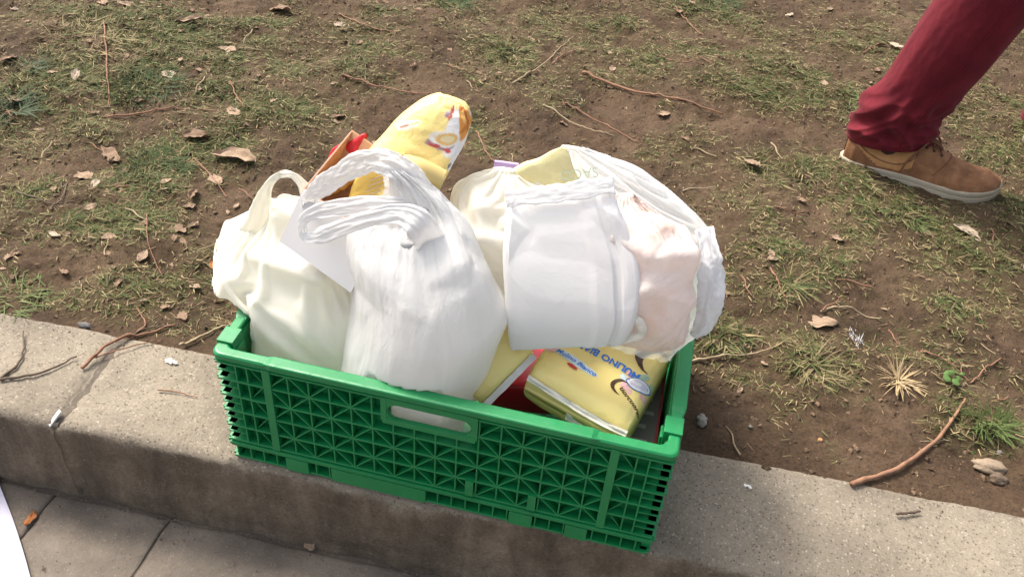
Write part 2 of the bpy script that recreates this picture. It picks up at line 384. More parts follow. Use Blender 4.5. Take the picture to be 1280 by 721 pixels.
row(.004, .34, cutsA, [0, 0, 0, sk1, sk2, sk2, -.2, 0, 0, 0], 320)
row(.345, .66, [-2.2, -1.6, -1.1, -.6, -.15, .3, .7, 1.2, 1.8, 2.3], [0]*10, 340)
row(.665, 1.0, [-2.2, -1.7, -1.2, -.7, -.2, .25, .8, 1.3, 1.9, 2.3], [0]*10, 360)
row(1.005, 1.35, [-2.2, -1.6, -1.0, -.5, 0, .4, .9, 1.4, 1.8, 2.3], [0]*10, 380)

# ------------------------------------------------------------------ grass, straw and crumbs on the soil
rg = np.random.RandomState(7)
def blades(px, py, ln, wd, elev, azi, col, curl, zb=None):
    """many tapered, bent blades as one vertex and face array"""
    n = len(px); z = soil_z(px, py) if zb is None else zb
    d = np.stack([np.cos(azi), np.sin(azi), np.zeros(n)], -1); sdv = np.stack([-np.sin(azi), np.cos(azi), np.zeros(n)], -1)
    base = np.stack([px, py, z-.001], -1); V = np.zeros((n, 7, 3)); ks = (0, .35, .7, 1.0); ws = (1, .9, .6, 0)
    for i, (k, wv) in enumerate(zip(ks, ws)):
        el = elev-curl*k
        c = base+d*(ln*k*np.cos(el))[:, None]; c[:, 2] += ln*k*np.sin(elev)-ln*curl*.4*k*k; c[:, 2] = np.maximum(c[:, 2], z+.0008)
        if i < 3:
            V[:, 2*i] = c-sdv*(wd*wv/2)[:, None]; V[:, 2*i+1] = c+sdv*(wd*wv/2)[:, None]
            V[:, 2*i+1, 2] += wd*.35
        else: V[:, 6] = c
    o = np.arange(n)[:, None]*7
    F = [o+np.array([[0,1,3,2]]), o+np.array([[2,3,5,4]])]; T3 = o+np.array([[4,5,6]])
    col = np.repeat(col, 7, axis=0)
    return V.reshape(-1, 3), F[0].tolist()+F[1].tolist()+T3.tolist(), col
GC = np.array([(.045,.068,.018), (.075,.090,.028), (.125,.118,.046), (.17,.148,.068), (.26,.20,.105), (.21,.15,.085)])
def gcol(n, green, r=rg):
    """green 0..1 shifts the mix from straw to green"""
    pr = np.stack([.32*green, .34*green+.05, .2+0*green, .14+.1*(1-green), .10+.2*(1-green), .06+.2*(1-green)], -1); pr /= pr.sum(1)[:, None]
    k = (r.rand(n)[:, None] > np.cumsum(pr, 1)).sum(1).clip(0, 5)
    return GC[k]*r.uniform(.7, 1.3, (n, 1))
def scatter(n):
    x = rg.uniform(-1.5, 2.1, n); y = rg.uniform(.16, 2.6, n); return x, y
x, y = scatter(900000); g = grass_amt(x, y); keep = (rg.rand(len(x)) < (np.clip(g-.10, 0, 1)*.62)) & (y > kback(x)+.004)
hid = (x > -.0) & (x < .6) & (y < .4); keep &= ~hid
x, y, g = x[keep], y[keep], g[keep]; n = len(x)
V, F, cl = blades(x, y, rg.uniform(.006, .021, n)*(.8+.6*g), rg.uniform(.0009, .0022, n), rg.uniform(.03, .55, n), rg.uniform(0, 6.283, n), gcol(n, np.clip(g, 0, 1)), rg.uniform(.1, .7, n))
tag(obj('short_grass', V, F, BLADE, col=cl, smooth_=False), 'thin short grass and moss growing in patches on the bare soil', 'grass', kind='stuff')
x, y = scatter(90000); keep = (rg.rand(len(x)) < .035+.16*np.clip(grass_amt(x, y), 0, 1)) & (y > kback(x)+.003) & ~((x > 0) & (x < .6) & (y < .4)); x, y = x[keep], y[keep]; n = len(x)
V, F, cl = blades(x, y, rg.uniform(.006, .034, n)*rg.uniform(.4, 1, n), rg.uniform(.0008, .0018, n), rg.uniform(0, .12, n), rg.uniform(0, 6.283, n), np.array([(.24,.18,.105)])*rg.uniform(.35, 1.25, (n, 1))*np.array([(1, .97, .92)]), rg.uniform(-.1, .1, n))
tag(obj('straw_litter', V, F, LITTER, col=cl, smooth_=False), 'fine dry straw and plant scraps strewn over the soil', 'litter', kind='stuff')
def crumbs(x, y, z, r, col):
    n = len(x); D = np.array([(1,0,0),(-1,0,0),(0,1,0),(0,-1,0),(0,0,1),(0,0,-1)], float)
    V = D[None]*(r[:, None, None]*rg.uniform(.5, 1.1, (n, 6, 1)))+rg.normal(0, .2, (n, 6, 3))*r[:, None, None]; V[:, :, 2] *= .7
    V = V+np.stack([x, y, z], -1)[:, None]; o = np.arange(n)[:, None]*6
    F = np.concatenate([o+np.array([t]) for t in ((0,2,4),(2,1,4),(1,3,4),(3,0,4),(2,0,5),(1,2,5),(3,1,5),(0,3,5))])
    return V.reshape(-1, 3), F.tolist(), np.repeat(col, 6, axis=0)
x, y = scatter(44000); k = (y > kback(x)-.004) & ~((x > 0) & (x < .6) & (y < .4)); x, y = x[k], y[k]; n = len(x)
r = .0012+.005*rg.rand(n)**5
V, F, cl = crumbs(x, y, soil_z(x, y)+r*.2, r, np.array([(.125,.084,.054)])*rg.uniform(.6, 1.4, (n, 1)))
tag(obj('soil_crumbs', V, F, LITTER, col=cl, smooth_=False), 'small crumbs of earth and grit lying on the soil', 'soil', kind='stuff')
n = 1600; x = rg.uniform(-.9, 1.3, n); f = rg.rand(n)**2.5; y = np.where(rg.rand(n) < .55, kback(x)-.03*f, kfront(x)+.015+.15*rg.rand(n)); r = .0006+.0016*rg.rand(n)**3
V, F, cl = crumbs(x, y, np.full(n, -.001), r, np.array([(.17,.125,.09)])*rg.uniform(.4, 1.5, (n, 1)))
tag(obj('kerb_grit', V, F, LITTER, col=cl, smooth_=False), 'scattered grit and soil specks on top of the kerb', 'grit', kind='stuff')
n = 1500; x = rg.uniform(-.7, .7, n); f = rg.rand(n)**2; y = kfront(x)-.006-.25*f; r = .0007+.002*rg.rand(n)**3
V, F, cl = crumbs(x, y, np.full(n, PZ+.002), r, np.array([(.14,.11,.085)])*rg.uniform(.4, 1.9, (n, 1)))
tag(obj('pavement_grit', V, F, LITTER, col=cl, smooth_=False), 'grit gathered on the paving along the foot of the kerb', 'grit', kind='stuff')

def tuft(name, px, py, n, length, green, label, cat, elev=(.15, 1.1), wd=(.0012, .0024), spread=.02, tone=None, group=None, seed=1):
    r = np.random.RandomState(seed); c = at(px, py, 'z', 0)
    a = r.uniform(0, 6.283, n); q = spread*np.sqrt(r.rand(n)); x = c[0]+q*np.cos(a); y = c[1]+q*np.sin(a); az = a+r.normal(0, .9, n)
    col = gcol(n, np.full(n, green), r) if tone is None else np.array([tone])*r.uniform(.65, 1.25, (n, 1))
    V, F, cl = blades(x, y, length*r.uniform(.45, 1, n), r.uniform(*wd, n), r.uniform(*elev, n), az, col, r.uniform(.3, 1.3, n))
    return tag(obj(name, V, F, BLADE, col=cl, smooth_=False), label, cat, group)
TG = 'grass tufts in the soil'
tuft('dry_tuft', 1124, 476, 95, .055, 0, 'straw coloured dry grass tuft spread like a star on bare soil', 'grass tuft', (.1, .8), spread=.012, tone=(.42,.31,.17), group=TG, seed=3)
tuft('grass_tuft', 1240, 530, 150, .055, 1, 'fresh green grass tuft just above the half buried stone', 'grass tuft', (.3, 1.3), spread=.028, tone=(.075,.105,.03), group=TG, seed=4)
tuft('grass_tuft', 985, 362, 70, .075, .8, 'green and straw grass tuft leaning over, in front of the shoe', 'grass tuft', (.1, .7), spread=.02, group=TG, seed=5)
tuft('grass_tuft', 1014, 462, 110, .075, .25, 'flattened half dry grass tuft right of the crate below a crumpled leaf', 'grass tuft', (.05, .6), spread=.03, group=TG, seed=6)
tuft('grass_tuft', 185, 112, 230, .06, 1, 'broad dark green grass tuft beside an upright reddish stem', 'grass tuft', (.2, 1.1), spread=.07, tone=(.05,.078,.03), group=TG, seed=7)
tuft('grass_tuft', 16, 135, 90, .085, 1, 'bluish green long bladed tuft at the left edge of the photo', 'grass tuft', (.2, 1.0), (.002, .0036), spread=.03, tone=(.075,.10,.055), group=TG, seed=8)
tuft('grass_tuft', 38, 90, 60, .06, 1, 'smaller bluish green tuft above the long bladed one at left', 'grass tuft', (.2, 1.0), spread=.03, tone=(.075,.10,.055), group=TG, seed=9)
tuft('grass_tuft', 190, 208, 220, .05, 1, 'green grass tuft below the broad curled leaf at left', 'grass tuft', (.2, 1.0), spread=.06, tone=(.06,.085,.03), group=TG, seed=10)
tuft('grass_tuft', 105, 55, 200, .07, .1, 'wide straw yellow grass patch near the top left corner', 'grass tuft', (.05, .6), spread=.10, tone=(.25,.20,.10), group=TG, seed=11)
tuft('grass_tuft', 640, 66, 130, .06, .7, 'olive grass tuft standing beside a long pale stalk', 'grass tuft', (.2, 1.0), spread=.05, group=TG, seed=12)
tuft('grass_tuft', 1062, 130, 90, .05, .8, 'light green tuft just left of the red trouser leg', 'grass tuft', (.2, .9), spread=.035, tone=(.12,.15,.055), group=TG, seed=13)
tuft('grass_tuft', 565, 3, 130, .06, 1, 'dark green grass tuft at the top edge above the yellow bag', 'grass tuft', (.3, 1.0), spread=.05, tone=(.05,.08,.03), group=TG, seed=14)
tuft('grass_tuft', 900, 2, 130, .06, 1, 'dark green grass tuft at the top edge left of the trouser leg', 'grass tuft', (.3, 1.0), spread=.05, tone=(.05,.08,.03), group=TG, seed=15)
tuft('grass_tuft', 1262, 275, 60, .05, .7, 'sparse tuft with pale blades in front of the shoe tip', 'grass tuft', (.2, .9), spread=.025, group=TG, seed=16)
tuft('grass_tuft', 18, 368, 110, .045, .9, 'low light green tuft at the left edge just behind the kerb', 'grass tuft', (.1, .7), spread=.05, tone=(.13,.16,.06), group=TG, seed=17)
tuft('grass_tuft', 903, 418, 110, .05, .7, 'low weedy grass clump by the rear right corner of the crate', 'grass tuft', (.1, .8), spread=.04, group=TG, seed=18)
tuft('grass_tuft', 150, 285, 150, .04, .8, 'low olive tuft in the bare soil between kerb and leaves', 'grass tuft', (.1, .8), spread=.06, group=TG, seed=19)
tuft('grass_tuft', 1006, 218, 100, .045, .7, 'olive tuft to the lower left of the brown shoe heel', 'grass tuft', (.1, .8), spread=.04, group=TG, seed=20)
tuft('grass_tuft', 1140, 272, 130, .035, .9, 'short green tuft right under the shoe sole', 'grass tuft', (.1, .8), spread=.045, tone=(.085,.11,.035), group=TG, seed=21)

# ------------------------------------------------------------------ leaves, twigs, stones
LM = [leaf_mat('dry leaf tan', (.24,.165,.108), (.35,.25,.172)), leaf_mat('dry leaf brown', (.165,.105,.066), (.27,.18,.12)), leaf_mat('dry leaf pale', (.33,.255,.185), (.44,.355,.27)), leaf_mat('dry leaf rust', (.3,.10,.035), (.42,.17,.06))]
def leaf_mesh(seed, asp=.6, curl=.25):
    r = np.random.RandomState(seed); nu, nv = 9, 13; U, Vv = np.meshgrid(np.linspace(-1, 1, nu), np.linspace(0, 1, nv))
    wl = np.sin(np.pi*np.clip(Vv, .02, .98)**.85)**.7*(1+.35*np.where(U > 0, np.interp(Vv, np.linspace(0, 1, 9), r.uniform(-1, 1, 9)), np.interp(Vv, np.linspace(0, 1, 9), r.uniform(-1, 1, 9))))
    x = U*wl*asp/2+.08*np.sin(Vv*3+seed); y = Vv-.5
    z = .55*curl*(U**2*wl*r.uniform(-.1, .5)+r.uniform(-.3, .6)*(Vv-.5)**2)+.10*curl*pn(U*2+seed, Vv*4, 91)*2+.04*np.abs(U)*curl
    V = np.stack([x, y, z-z.min()], -1).reshape(-1, 3)
    me = bpy.data.meshes.new('fallen_leaf'); me.from_pydata(V.tolist(), [], grid_faces(nu, nv, False).tolist())
    me.polygons.foreach_set('use_smooth', np.ones(len(me.polygons), bool)); me.update(); return me
LEAFM = [leaf_mesh(40+i, .35+.45*random.Random(i).random(), .35+.4*random.Random(i+9).random()) for i in range(14)]
_lc = {}
def leaf(px, py, size, rot, mi, shape, label=None, group=None, onz=None, lift=.003):
    key = (shape % 14, mi)
    if key not in _lc:
        me = LEAFM[key[0]].copy(); me.name = 'fallen_leaf'; me.materials.append(LM[mi]); _lc[key] = me
    o = bpy.data.objects.new('fallen_leaf', _lc[key]); C.objects.link(o)
    c = at(px, py, 'z', 0 if onz is None else onz); z = float(soil_z(c[0], c[1])) if onz is None else onz
    o.location = (c[0], c[1], z+lift-.002); s = size; o.scale = (s, s, s); rr = random.Random(shape*7+int(px))
    o.rotation_euler = (rr.uniform(-.12, .2), rr.uniform(-.15, .15), math.radians(rot))
    return tag(o, label, 'leaf', group)
LG = 'fallen leaves on the soil'
big = [  # px, py, size m, rotation, colour, shape, label
 (425,32,.033,80,2,0,'pale squarish dry leaf alone on bare soil near the top edge'),
 (238,36,.07,120,0,1,'crumpled tan leaf below the top edge at left'),
 (285,68,.045,100,0,2,'curled tan leaf right of the straw yellow grass'),
 (136,188,.065,70,1,3,'broad brown curled leaf at left above the green tuft'),
 (292,200,.095,95,0,4,'long folded tan leaf up and left of the cream bag'),
 (268,222,.045,30,0,5,'torn light leaf under the long folded leaf'),
 (104,216,.042,60,0,6,'small curled tan leaf left of the pale upright one'),
 (121,232,.032,0,2,7,'pale upright leaf scrap right of a curled tan leaf'),
 (70,299,.026,90,2,8,'small yellowish leaf lying on the soil at far left'),
 (180,325,.028,10,0,9,'tan triangular leaf on dark soil behind the kerb'),
 (245,170,.055,115,1,10,'narrow brown leaf right of the broad curled leaf'),
 (424,145,.042,130,1,11,'brown leaf with raised tip behind the carton'),
 (293,143,.045,45,0,12,'tan leaf at the foot of a short leaning stem'),
 (97,99,.045,20,2,13,'light folded leaf left of the upright reddish stem'),
 (213,98,.042,30,2,0,'pale folded leaf right of the dark green tuft'),
 (243,246,.042,10,1,1,'dull brown leaf left of the cream bag'),
 (222,290,.034,150,1,2,'small dark leaf left of the cream bag, low down'),
 (987,18,.036,160,2,3,'pale oval leaf near the top edge right of centre'),
 (1206,294,.06,60,2,4,'pale long leaf lying below the shoe tip'),
 (830,140,.034,110,0,5,'small tan leaf beside the end of the long reddish twig'),
 (938,208,.036,60,0,6,'small pointed leaf right of the white bags'),
 (1022,404,.07,95,0,7,'crumpled light leaf between the two tufts right of the crate'),
 (1118,66,.05,65,2,8,'light narrow leaf left of the trouser leg'),
 (1028,110,.03,10,0,9,'small upright leaf left of the trouser knee fold'),
 (350,14,.06,100,1,10,'ragged brown leaf at the top edge left of the pale squarish leaf'),
 (12,80,.045,140,1,11,'narrow brown leaf at the left edge of the photo'),
 (160,10,.05,100,0,12,'light leaf near the top edge at left'),
 (20,12,.03,100,2,13,'pale leaf strip in the top left corner'),
 (130,8,.035,40,0,6,'tan leaf touching the top edge at left'),
 (1160,290,.03,100,1,9,'small brown leaf left of the pale long leaf under the shoe'),
 (960,330,.03,20,0,3,'tiny folded tan leaf above the leaning tuft'),
 (1045,300,.03,80,0,5,'little bent leaf below the shoe heel'),
]
for i, (px, py, s, rot, mi, sh, lb) in enumerate(big): leaf(px, py, s, rot, mi, sh, lb, LG)
r = random.Random(5); k = 0
while k < 170:
    px = r.uniform(0, 1280); py = r.uniform(0, 600)**1.0
    if r.random() < (px/1500)+.1 and py > 120: continue
    c = at(px, py, 'z', 0)
    if c[1] < kback(c[0])+.03 or (-.05 < c[0] < .65 and c[1] < .5): continue
    leaf(px, py, r.uniform(.010, .028), r.uniform(0, 360), r.choice((0, 1, 1, 1, 0)), r.randrange(14), 'small scrap of dry brown leaf lying on the soil', 'small leaf scraps on the soil'); k += 1
leaf(38, 649, .028, 15, 3, 3, 'rust orange leaf on the dark paving at lower left', 'leaves on the paving', PZ+.003, .004)
leaf(386, 681, .026, 70, 0, 9, 'tan leaf scrap at the foot of the kerb below the crate', 'leaves on the paving', PZ+.003, .004)
leaf(268, 332, .03, 60, 3, 8, 'orange leaf poking out beside the cream bag', LG)

TWM = [bark_mat('reddish bark', (.16,.075,.045), (.30,.155,.095)), bark_mat('pale stalk', (.26,.19,.11), (.38,.29,.18)), bark_mat('dark twig bark', (.06,.042,.03), (.13,.09,.06)), bark_mat('orange bark', (.17,.085,.05), (.31,.165,.098))]
TWG = 'twigs and stems on the ground'
def twig(pts, rad, mi, label, onz=None, lift=.003, taper=.45, name='twig', group=TWG, fork=None):
    def path(pp):
        W = []
        for p in pp:
            c = at(p[0], p[1], 'z', 0 if onz is None else onz); W.append(c[:2])
        Q = catmull(W, 28); Q = Q+np.stack([(.0012+rad*.5)*pn(np.arange(28)*.35, Q[:,0]*3, 95), (.0012+rad*.5)*pn(np.arange(28)*.35+9, Q[:,1]*3, 96)], -1)
        if onz is None:
            z = soil_z(Q[:,0], Q[:,1]); zs = np.convolve(np.pad(z, 4, 'edge'), np.ones(9)/9, 'valid'); z = np.maximum(z, zs)
            z = np.where(Q[:,1] < kback(Q[:,0])+.01, np.maximum(z, 0), z)
        else: z = np.full(28, onz)
        return np.column_stack([Q, z])
    px0 = pts[0][0]*.37; P = path(pts); P[:, 2] += rad+lift*np.abs(np.sin(np.linspace(.3, 4, 28)))
    rr = rad*np.linspace(1, taper, 28)*(1+.22*pn(np.arange(28)*.45+px0, P[:,0]*5, 97)+.14*pn(np.arange(28)*1.3+px0, P[:,0]*5, 98))
    V, F = tube(P, rr, 8)
    if fork:
        Pf = path(fork); Pf[:, 2] += rad; V2, F2 = tube(Pf, np.linspace(rad*.7, rad*.35, 28), 6)
        F = F+[[a+len(V) for a in f] for f in F2]; V = np.concatenate([V, V2])
    return tag(obj(name, V, F, TWM[mi]), label, 'twig', group)
twig([(728,90),(780,108),(830,125),(905,141)], .0038, 3, 'long straight reddish twig lying behind the white bags')
twig([(678,135),(720,155),(768,172)], .002, 1, 'thin tan twig, lower of a pair behind the paper bag')
twig([(702,128),(750,150),(797,181)], .0018, 0, 'thin reddish twig, upper of a pair behind the paper bag')
twig([(640,107),(680,78),(718,40)], .002, 1, 'long pale stalk rising to the right behind the bags')
twig([(428,104),(480,116),(537,123)], .0026, 0, 'reddish twig touching the tip of the yellow bread bag')
twig([(132,38),(134,85),(136,130)], .0022, 3, 'straight light reddish stem pointing away from the camera at upper left')
twig([(128,141),(200,139),(288,141)], .0022, 0, 'thin reddish twig lying level below the dark green tuft')
twig([(1062,607),(1110,592),(1160,560),(1190,525),(1206,498)], .0042, 3, 'big curved orange brown twig reaching the kerb at right')
twig([(226,433),(260,414),(300,394)], .0026, 1, 'tan twig sticking out behind the crate at left')
twig([(104,462),(145,428),(218,404)], .003, 0, 'reddish twig lying along the crack between kerb stones', fork=[(145,428),(180,405),(172,385)])
twig([(150,425),(185,408),(222,402)], .0018, 2, 'dark thin twig crossing the twig at the kerb crack')
twig([(120,448),(160,436),(200,424)], .0014, 0, 'thin reddish stem beside the twig at the kerb crack')
twig([(2,474),(24,456),(30,436),(29,415)], .0024, 2, 'dark bent stem on the kerb at the left edge', 0.0005, .0015)
twig([(0,476),(50,468),(96,447)], .0024, 2, 'dark curved twig on the kerb left of the crack', 0.0005, .0015)
twig([(198,488),(222,491),(246,497)], .0013, 3, 'tiny reddish stem on the kerb just left of the crate', 0.0005, .0015)
twig([(1120,643),(1134,642),(1149,640)], .002, 2, 'short dark twig lying on the kerb at right', 0.0005, .001, .9)
twig([(862,450),(920,443),(992,437)], .0022, 1, 'pale stalk pointing away from the crate at its right side')
twig([(960,345),(968,362),(977,382)], .0022, 0, 'short reddish twig left of the leaning tuft')
twig([(1024,392),(1064,389),(1100,402)], .002, 1, 'crooked tan root right of the leaning tuft')
twig([(186,270),(187,310),(204,347)], .0014, 0, 'thin dark red stem standing beside a triangular leaf')
twig([(240,190),(262,215),(284,246)], .0018, 0, 'thin reddish stem running under a torn leaf')
twig([(288,105),(297,122),(306,138)], .0018, 3, 'short light stem leaning above a tan leaf')
twig([(690,78),(706,67),(736,62)], .002, 0, 'short bent twig above the long reddish twig')
twig([(826,73),(845,79),(868,85)], .002, 0, 'short reddish twig above the long one, to its right')
twig([(595,165),(606,190),(622,212)], .0018, 0, 'thin reddish stem right of the yellow bread bag')
twig([(424,18),(465,42),(498,50)], .0018, 0, 'reddish twig below the pale squarish leaf')
twig([(64,265),(78,248),(84,222)], .002, 2, 'dark twig pointing up at far left')
twig([(1150,440),(1185,452),(1215,470)], .0018, 0, 'reddish root right of the dry tuft')
twig([(843,10),(865,30),(880,45)], .0018, 0, 'short twig near the top edge right of centre')
twig([(1190,545),(1170,549),(1150,552)], .0012, 1, 'tiny pale stem beside the curved orange twig')
twig([(1078,70),(1100,60),(1125,72)], .0016, 0, 'thin twig left of the trouser knee')
twig([(20,238),(60,255),(110,250)], .0016, 2, 'long dark twig lying level at far left')
twig([(560,85),(590,98),(630,104)], .0015, 0, 'thin reddish twig above the bread bag tip')
twig([(968,262),(990,266),(1012,264)], .0015, 0, 'thin bent stem left of the shoe')
twig([(1218,470),(1240,452),(1262,440)], .0016, 0, 'thin reddish stem at the right edge above the green tuft')
proto = None; r = random.Random(12)
for k in range(70):
    px = r.uniform(0, 1280); py = r.uniform(0, 560); c = at(px, py, 'z', 0)
    if c[1] < kback(c[0])+.03 or (-.05 < c[0] < .68 and c[1] < .5): continue
    if proto is None:
        P = catmull([(-.5,0,0),(-.2,.05,.03),(.15,-.02,.035),(.5,.06,0)], 12); V, F = tube(P, np.linspace(.028, .014, 12), 5)
        me = bpy.data.meshes.new('twig'); me.from_pydata(V.tolist(), [], F); me.materials.append(TWM[0]); me2 = me.copy(); me2.materials.clear(); me2.materials.append(TWM[1]); proto = bpy.data.objects.new('twig', me); o = proto
    else: o = proto.copy(); o.data = r.choice((me, me2))
    C.objects.link(o); s = r.uniform(.03, .075); o.scale = (s, s, s); o.location = (c[0], c[1], float(soil_z(c[0], c[1]))+.002); o.rotation_euler = (0, r.uniform(-.08, .08), r.uniform(0, 6.28))
    tag(o, 'short thin bit of twig lying on the soil', 'twig', 'small twig bits on the soil')

def pebble(px, py, rx, ry, rz, m, label, name='pebble', seed=0, onz=None, sink=.25):
    bm = bmesh.new(); bmesh.ops.create_icosphere(bm, subdivisions=4, radius=1); V = np.array([v.co[:] for v in bm.verts]); F = [[v.index for v in f.verts] for f in bm.faces]; bm.free()
    d = 1+.22*pn(V[:,0]*1.3+seed, V[:,1]*1.3+V[:,2], 101)+.08*pn(V[:,0]*4+seed, V[:,1]*4+V[:,2]*2, 102)+.03*pn(V[:,0]*11, V[:,1]*11+V[:,2]*9, 103)
    V = V*d[:, None]*np.array([rx, ry, rz]); c = at(px, py, 'z', 0 if onz is None else onz); z = float(soil_z(c[0], c[1])) if onz is None else onz
    return tag(obj(name, V+np.array([c[0], c[1], z+rz*(1-2*sink)]), F, m), label, 'stone', 'loose stones')
RK = stone_mat('brown stone', (.24,.18,.125), (.17,.125,.09), (.31,.24,.17), .3, .7); GK = stone_mat('grey pebble', (.25,.23,.2), (.2,.18,.155), (.32,.29,.25), .3, .5)
pebble(877, 526, .0085, .011, .009, GK, 'grey pebble on the soil just right of the crate', seed=3)
pebble(1242, 576, .026, .014, .010, RK, 'flat brown stone half buried below the green tuft at right', 'stone', 2, sink=.35)
pebble(1252, 594, .013, .011, .010, stone_mat('dark clod', (.12,.085,.06), (.09,.065,.045), (.16,.12,.085), .3, .9), 'dark round clod in front of the flat brown stone', 'stone', 7)
pebble(937, 536, .003, .003, .003, GK, 'tiny pale pebble on the soil right of the grey one', seed=5)
pebble(1252, 561, .004, .004, .004, GK, 'small white pebble behind the flat brown stone', seed=8)
pebble(1026, 548, .004, .0035, .003, mat('ochre pebble', (.42,.22,.1), .7), 'small ochre pebble on the soil left of the curved twig', seed=9)
pebble(106, 405, .012, .006, .005, stone_mat('slate chip', (.13,.125,.12), (.1,.095,.09), (.17,.16,.15), .2, .5), 'dark grey chip lying in the soil behind the kerb at left', seed=11)

WSP = mat('white scrap', (.75,.74,.72), .7)
def splat(name, px, py, size, label, cat, onz, n=7, seed=1, m=None):
    r = np.random.RandomState(seed); mb = MB(); c = at(px, py, 'z', onz if onz is not None else 0); z = float(soil_z(c[0], c[1]))+.0015 if onz is None else onz
    for i in range(n):
        a = np.linspace(0, 2*np.pi, 10, endpoint=False); rr = size*r.uniform(.2, .5)*(1+.35*r.randn(10)*.6); o = r.normal(0, size*.45, 2)
        top = np.stack([c[0]+o[0]+rr*np.cos(a), c[1]+o[1]+rr*np.sin(a), np.full(10, z)], -1); inner = top.copy(); inner[:, :2] = (c[:2]+o)+(top[:, :2]-c[:2]-o)*.6; inner[:, 2] += size*.12+.0006*i/n
        mb.add(np.concatenate([top, inner]), grid_faces(10, 2).tolist()+[list(range(10, 20))])
    return tag(mb.build(name, m or WSP, smooth_=True), label, cat)
splat('bird_dropping', 216, 452, .012, 'whitish bird dropping on the kerb left of the crate', 'dropping', .0008, 7, 2, mat('dropping', (.6,.57,.52), .8))
splat('bird_dropping', 936, 607, .006, 'small white dropping on the kerb right of the crate', 'dropping', .0008, 5, 3, mat('white dropping', (.68,.66,.62), .8))
# white feather-like scrap on the soil, pale scrap at the kerb edge
V, F, cl = blades(np.full(40, at(1070,425,'z',0)[0])+rg.normal(0, .006, 40), np.full(40, at(1070,425,'z',0)[1])+rg.normal(0, .009, 40), rg.uniform(.006, .014, 40), rg.uniform(.001, .002, 40), rg.uniform(.1, 1, 40), rg.uniform(1, 2.2, 40), np.array([(.62,.6,.58)])*rg.uniform(.8, 1.1, (40, 1)), rg.uniform(0, .6, 40))
tag(obj('feather', V, F, BLADE, col=cl), 'small white downy feather on the soil right of the crate', 'feather')
c = at(67, 524, 'z', 0); mb = MB(); mb.bar((c[0]-.006, c[1]-.004, -.012), (c[0]+.004, c[1]+.014, .004), .010, .003, (-.5, -.3, .8)); mb.build('paper_scrap', mat('grey scrap', (.52,.51,.49), .8), bevel=.0008)
tag(bpy.data.objects['paper_scrap'], 'pale grey scrap stuck in the kerb crack at the front edge', 'scrap')
# small green plant
c = at(1190, 478, 'z', 0); pl = empty('seedling', (c[0], c[1], float(soil_z(c[0], c[1]))), 'little bright green seedling with round leaves right of the dry tuft', 'plant')
PLM = leaf_mat('seedling leaf', (.05,.10,.025), (.10,.165,.045)); rr = random.Random(2)
for k, (dx, dy, s) in enumerate(((-.006,.016,.013),(.008,.006,.012),(-.01,.0,.013),(.002,-.008,.012),(.014,.012,.008),(-.004,.01,.010))):
    a = rr.uniform(0, 6.28); u_, v_ = np.meshgrid(np.linspace(-1, 1, 7), np.linspace(-1, 1, 7)); x_ = u_*np.sqrt(1-v_**2/2)*s*.5; y_ = v_*np.sqrt(1-u_**2/2)*s*.62; z_ = -.25*(u_**2+.5*v_**2)*s
    V = np.stack([c[0]+dx+x_*math.cos(a)-y_*math.sin(a), c[1]+dy+x_*math.sin(a)+y_*math.cos(a), pl.location.z+.009+.002*k+z_], -1).reshape(-1, 3); obj('leaf', V, grid_faces(7, 7, False), PLM, pl)
obj('stem', *tube([(c[0], c[1], pl.location.z-.003), (c[0], c[1]+.002, pl.location.z+.01)], .0012, 6), PLM, pl)

